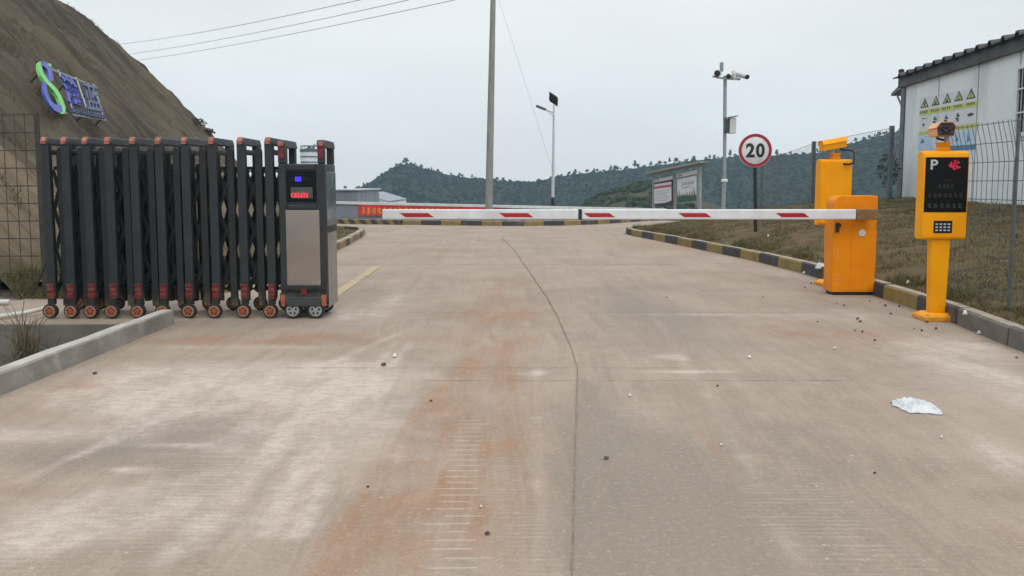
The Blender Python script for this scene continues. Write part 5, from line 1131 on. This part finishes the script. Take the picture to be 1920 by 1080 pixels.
mb = leafcloud((tx.x, 19.4, tg + (ztop - tg) * .66), .34, 420, .045, (.75, .75, 1.35), 4); mb.build('crown', ['leaf_green'], st_)
for (u, v, Y, rad, lab) in ((371, 219, 30.0, .28, 'small dark bush on the far shoulder of the earth bank'), (392, 246, 31.0, .2, 'tiny dark bush low on the far edge of the earth bank, just above the gate')):
    p = at(u, v, Y)
    x_, y_ = p.x, Y; z_ = float(bank_h(np.array(x_), np.array(y_)))
    b_t = thing('bank_bush', lab, 'bush', (x_, y_, z_)); mb = MB(); mb.tube([(x_, y_, z_ - .2), (x_, y_, z_ + rad)], [.02, .008], 5); mb.build('stem', ['bark'], b_t)
    leafcloud((x_, y_, z_ + rad * .6), rad, 160, .06, (1.2, 1, .7), int(u)).build('foliage', ['twig_dark'], b_t)
protos = []
for k in range(3):
    t = thing('ridge_tree', 'small dark tree silhouetted along the skyline of the far ridge', 'tree', (0, 0, 0), 'trees along the far ridge')
    h = (3.6, 3.0, 4.4)[k]; r = random.Random(k); mb = MB(); bend = (.5, -.4, .2)[k]; mb.tube([(0, 0, -1.2), (bend * .3, 0, h * .5), (bend, 0, h * .9)], [.14, .1, .05], 5)
    tr__ = mb.build('trunk', ['bark'], local=True); tr__.parent = t
    mb = MB()
    for j in range((5, 4, 6)[k]):
        z = h * (.5 + .45 * j / 5); w_ = (1.25, 1.1, .9)[k] * (1.0 - .1 * j); cx = bend * (z / h) + r.uniform(-.6, .6)
        q = leafcloud((cx, r.uniform(-.4, .4), z), w_, 34, .42, (1, .8, .4), k * 10 + j); mb.add(q.v, q.f)
    cr = mb.build('crown', ['pine'], local=True); cr.parent = t; protos.append(t)
us = [648, 676, 683, 741, 748, 757, 764, 770, 781, 789, 803, 809, 820, 829, 846, 863, 868, 886, 931, 944, 1033, 1051, 1068, 1078, 1086, 1100, 1112, 1122, 1130, 1142, 1150, 1158, 1163, 1170, 1176, 1188, 1192, 1209, 1219, 1236, 1243, 1253, 1268, 1281, 1287, 1301, 1322, 1330, 1338, 1347, 1366, 1376, 1392, 1452, 1460, 1468, 1478, 1503, 1508, 1530, 1536, 1541, 1550, 1603, 1612, 1617, 1623, 1632, 1640, 1648, 1656, 1663, 1678]
rr = random.Random(5); used = set()
for i, u in enumerate(us):
    X = at(u, 340, HY).x; z = float(hill_h(np.array(X), np.array(HY))); k = i % 3
    t = protos[k] if k not in used else copytree(protos[k]); used.add(k)
    s_ = rr.uniform(.3, .8) * (1.25 if 735 < u < 775 else 1.0); t.location = (X, HY + rr.uniform(-4, 2), z - .8 * s_); t.scale = (s_ * rr.choice((-1, 1)), s_, s_ * rr.uniform(.8, 1.2)); t.rotation_euler = (0, 0, rr.uniform(-.6, .6))
# dry stems in the ditch and a dark tuft
def stems(name, label, c, n, h, spread, mat, seed, arch=0.5, r0=.006):
    r = random.Random(seed); mb_ = MB()
    for _ in range(n):
        a = r.uniform(0, 6.28); l = h * r.uniform(.5, 1); s_ = spread * r.uniform(.2, 1); p = Vector(c) + Vector((r.uniform(-.06, .06), r.uniform(-.06, .06), -.03))
        m_ = p + Vector((math.cos(a) * s_ * .35, math.sin(a) * s_ * .35, l * .65)); e = p + Vector((math.cos(a) * s_, math.sin(a) * s_, l * (1 - arch * r.random())))
        mb_.tube([p, m_, e], [r0, r0 * .7, r0 * .3], 4, 0, False)
    o = mb_.build(name, [mat], loc=tuple(c)); return tag(o, label, 'weed')
stems('dry_weed', 'tall pale dry weed rising from the ditch beside the white pipe', (-4.18, 6.5, -.3), 46, .68, .24, 'stem_dry', 1)
stems('dry_weed', 'small dry weed with thin stalks at the photo\'s left edge in the ditch', (-4.36, 6.75, -.28), 34, .5, .25, 'stem_dry', 2)
stems('dark_tuft', 'dark arching tuft of dead grass in the ditch near the low wall', (-3.95, 6.55, -.3), 110, .30, .36, 'twig_dark', 3, .9, .007)
stems('dark_tuft', 'low dark heap of twigs at the bottom of the ditch', (-3.72, 5.9, -.33), 60, .2, .4, 'twig_dark', 6, .9, .007)
# pipes and cable at the left
def pipe(name, label, cat, pts_, r, mat):
    mb_ = MB(); mb_.tube(pts_, r, 10); o = mb_.build(name, [mat], loc=tuple(pts_[0]), smooth=60); return tag(o, label, cat)
Zg = lambda u, v, z: grd(u, v, z)
pipe('plastic_pipe', 'long white plastic pipe lying on the ground left of the gate', 'pipe', [Zg(-120, 598, .025), Zg(0, 593, .025), Zg(45, 587, .03), Zg(75, 580, .05), Zg(93, 574, .08)], .022, 'pipe')
pipe('plastic_pipe', 'short end of a white pipe among the weeds at the left edge', 'pipe', [Zg(-60, 568, .03), Zg(18, 566, .03)], .028, 'pipe')
pipe('cable', 'dark cable hanging down from the left end of the gate', 'cable', [at(88, 492, 8.2), at(76, 520, 8.3), at(68, 535, 8.4), at(58, 556, 8.6)], .012, 'black')

# ---- litter
def sheetlump(name, label, cat, c, sx, sy, h, mat, seed, rz=0.0, n=22, group=None, lift=0.0):
    r = np.random.default_rng(seed); xs = np.linspace(-1, 1, n); X, Y = np.meshgrid(xs, np.linspace(-1, 1, n)); rad = np.maximum(abs(X), abs(Y)); ang = np.arctan2(Y, X)
    ed = 1 + .05 * np.sin(2 * ang + seed) + .07 * np.sin(5 * ang + 2 * seed) + .05 * np.sin(11 * ang)
    dsc = 0.45 + 0.55 * np.where(rad > 0, rad / np.maximum(np.hypot(X, Y), 1e-6), 1); kx = X * ed * dsc; ky = Y * ed * dsc; dome = np.clip(1 - rad ** 2.2, 0, 1)
    Z = h * (dome * (.55 + 1.1 * (fbm(X * 2 + seed, Y * 2, seed, 3) + .25)) + 1.5 * np.abs(fbm(X * 4.2, Y * 2.4 + seed, seed + 3, 4)) * np.clip(1.1 - rad ** 3, 0.08, 1))
    c_, s_ = math.cos(rz), math.sin(rz); sx, sy, h = (sx, sy, h) if name == 'plastic_bag' else (sx * .42, sy * .42, h * (.16 if name == 'dead_leaf' else .3)); px, py = kx * sx, ky * sy
    V = np.stack([px * c_ - py * s_, px * s_ + py * c_, np.maximum(Z, 0.001) + lift], -1).reshape(-1, 3); i = np.arange(n * n).reshape(n, n)
    Fc = np.stack([i[:-1, :-1], i[:-1, 1:], i[1:, 1:], i[1:, :-1]], -1).reshape(-1, 4); o = np_mesh(name, V, Fc, M[mat], True); o.location = c
    sd_ = o.modifiers.new('thickness', 'SOLIDIFY'); sd_.thickness = .0015; sd_.offset = -1
    return tag(o, label, cat, group)
b_ = grd(1718, 765)
sheetlump('plastic_bag', 'crumpled white plastic bag lying on the open road at the right', 'plastic bag', (b_.x, b_.y, .004), .115, .13, .045, 'plastic_bag', 3, -.12, 36)
M['paper'] = pmat('white_paper', (224, 222, 216), (208, 206, 200), 20, 0.7)
v_ = grd(1533, 478, .45); vz = lambda x, y: float(verge_h(np.array(x), np.array(y)))
p = at(1533, 480, 10.6); sheetlump('plastic_bag', 'white scrap of plastic on the grass left of the barrier cabinet', 'plastic bag', (p.x + .02, 10.55, vz(p.x, 10.55)), .07, .05, .08, 'plastic_bag', 5, .3, 16)
for (u, v, Y, lab) in ((1440, 453, 14.3, 'white paper scrap on the grass right of the speed sign post'), (1703, 516, 8.6, 'white paper scrap on the grass between the barrier and the front terminal')):
    p = at(u, v, Y); sheetlump('paper_scrap', lab, 'litter', (p.x, Y, vz(p.x, Y) + .02), .05, .04, .04, 'paper', int(u), .2, 8)
for (u, v, s_, lab) in ((1405, 672, .035, 'curled white paper scrap on the road below the barrier cabinet'), (1565, 655, .03, 'white paper scrap on the road near the dead leaves'), (1352, 836, .018, 'tiny white scrap on the grey part of the road'), (1765, 822, .02, 'small white scrap on the road below the plastic bag'), (902, 953, .016, 'small pale scrap among the worn rungs in the road'), (1181, 744, .028, 'white flake right of the long road crack'), (1836, 627, .06, 'flattened white scrap beside the plain grey kerb'), (1508, 514, .07, 'white scrap against the striped kerb'), (740, 670, .05, 'pale flake near the joint left of the road centre')):
    g = grd(u, v); sheetlump('paper_scrap', lab, 'litter', (g.x, g.y, .006), s_, s_ * .7, s_ * .5, 'paper', int(u) % 97, u * .1, 8)
g = grd(1805, 590, .17); sheetlump('paper_scrap', 'white scrap lying on top of the kerb behind the front terminal', 'litter', (g.x + .02, g.y, .172), .05, .03, .035, 'paper', 9, .2, 8)
rr = random.Random(3)
for (u, v) in ((1603, 622), (1613, 605), (1570, 570), (1583, 574), (1608, 600), (1631, 566), (1650, 569), (1686, 576), (1670, 590), (1738, 606), (1714, 618), (1728, 622), (1755, 618), (1617, 624), (1430, 558), (1250, 559), (1509, 540), (1521, 533), (1640, 640), (1533, 605), (1660, 575), (1692, 569)):
    g = grd(u, v); s_ = rr.uniform(.018, .04); sheetlump('dead_leaf', 'small dark dead leaf scattered on the road around the barrier and terminals', 'leaf', (g.x, g.y, .006), s_, s_ * .45, s_ * .5, 'leaf_dead', rr.randrange(90), rr.uniform(-.6, .6), 6, 'dead leaves around the barrier')
M['stone'] = pmat('road_stone', (92, 82, 74), (70, 62, 56), 30, 0.9)
for (u, v, r, lab) in ((1137, 862, .018, 'dark square stone chip right of the long road crack'), (808, 753, .014, 'small brown stone at the edge of the reddish clay track'), (690, 915, .010, 'tiny stone in the clay track, lower left of centre'), (1345, 725, .013, 'small dark stone on the right lane near the joint'), (1640, 889, .010, 'tiny dark stone on the road below the plastic bag'), (178, 702, .02, 'dark stone chip on the pale dust near the low wall'), (914, 1003, .014, 'reddish stone chip beside the worn rungs'), (1906, 672, .016, 'dark stone at the right edge near the kerb'), (720, 686, .03, 'dark flat chip lying in the road joint')):
    g = grd(u, v); mb = MB(); q = random.Random(int(u)); V_ = [p * r * .65 * q.uniform(.7, 1.15) for p in [Vector(x) for x in IV]]; mb.add([Vector((p.x * 1.3, p.y, max(p.z, -.3 * r) * .8)) + Vector((g.x, g.y, r * .3 + .004)) for p in V_], [tuple(f) for f in IF]); tag(mb.build('stone', ['stone'], loc=(g.x, g.y, 0)), lab, 'stone')

# ---- haze
m = bpy.data.materials.new('haze'); m.use_nodes = True; n_ = m.node_tree; n_.nodes.clear(); o_ = n_.nodes.new('ShaderNodeOutputMaterial'); v_ = n_.nodes.new('ShaderNodeVolumePrincipled')
v_.inputs['Color'].default_value = (0.60, 0.84, 1.0, 1); v_.inputs['Density'].default_value = 0.0007; v_.inputs['Anisotropy'].default_value = 0.1; n_.links.new(v_.outputs[0], o_.inputs['Volume'])
mb = MB().box(-460, 490, -66, 430, -18.5, 44); hz = mb.build('haze', [m]); tag(hz, kind='stuff'); hz['label'] = 'pale thin haze over the valley'
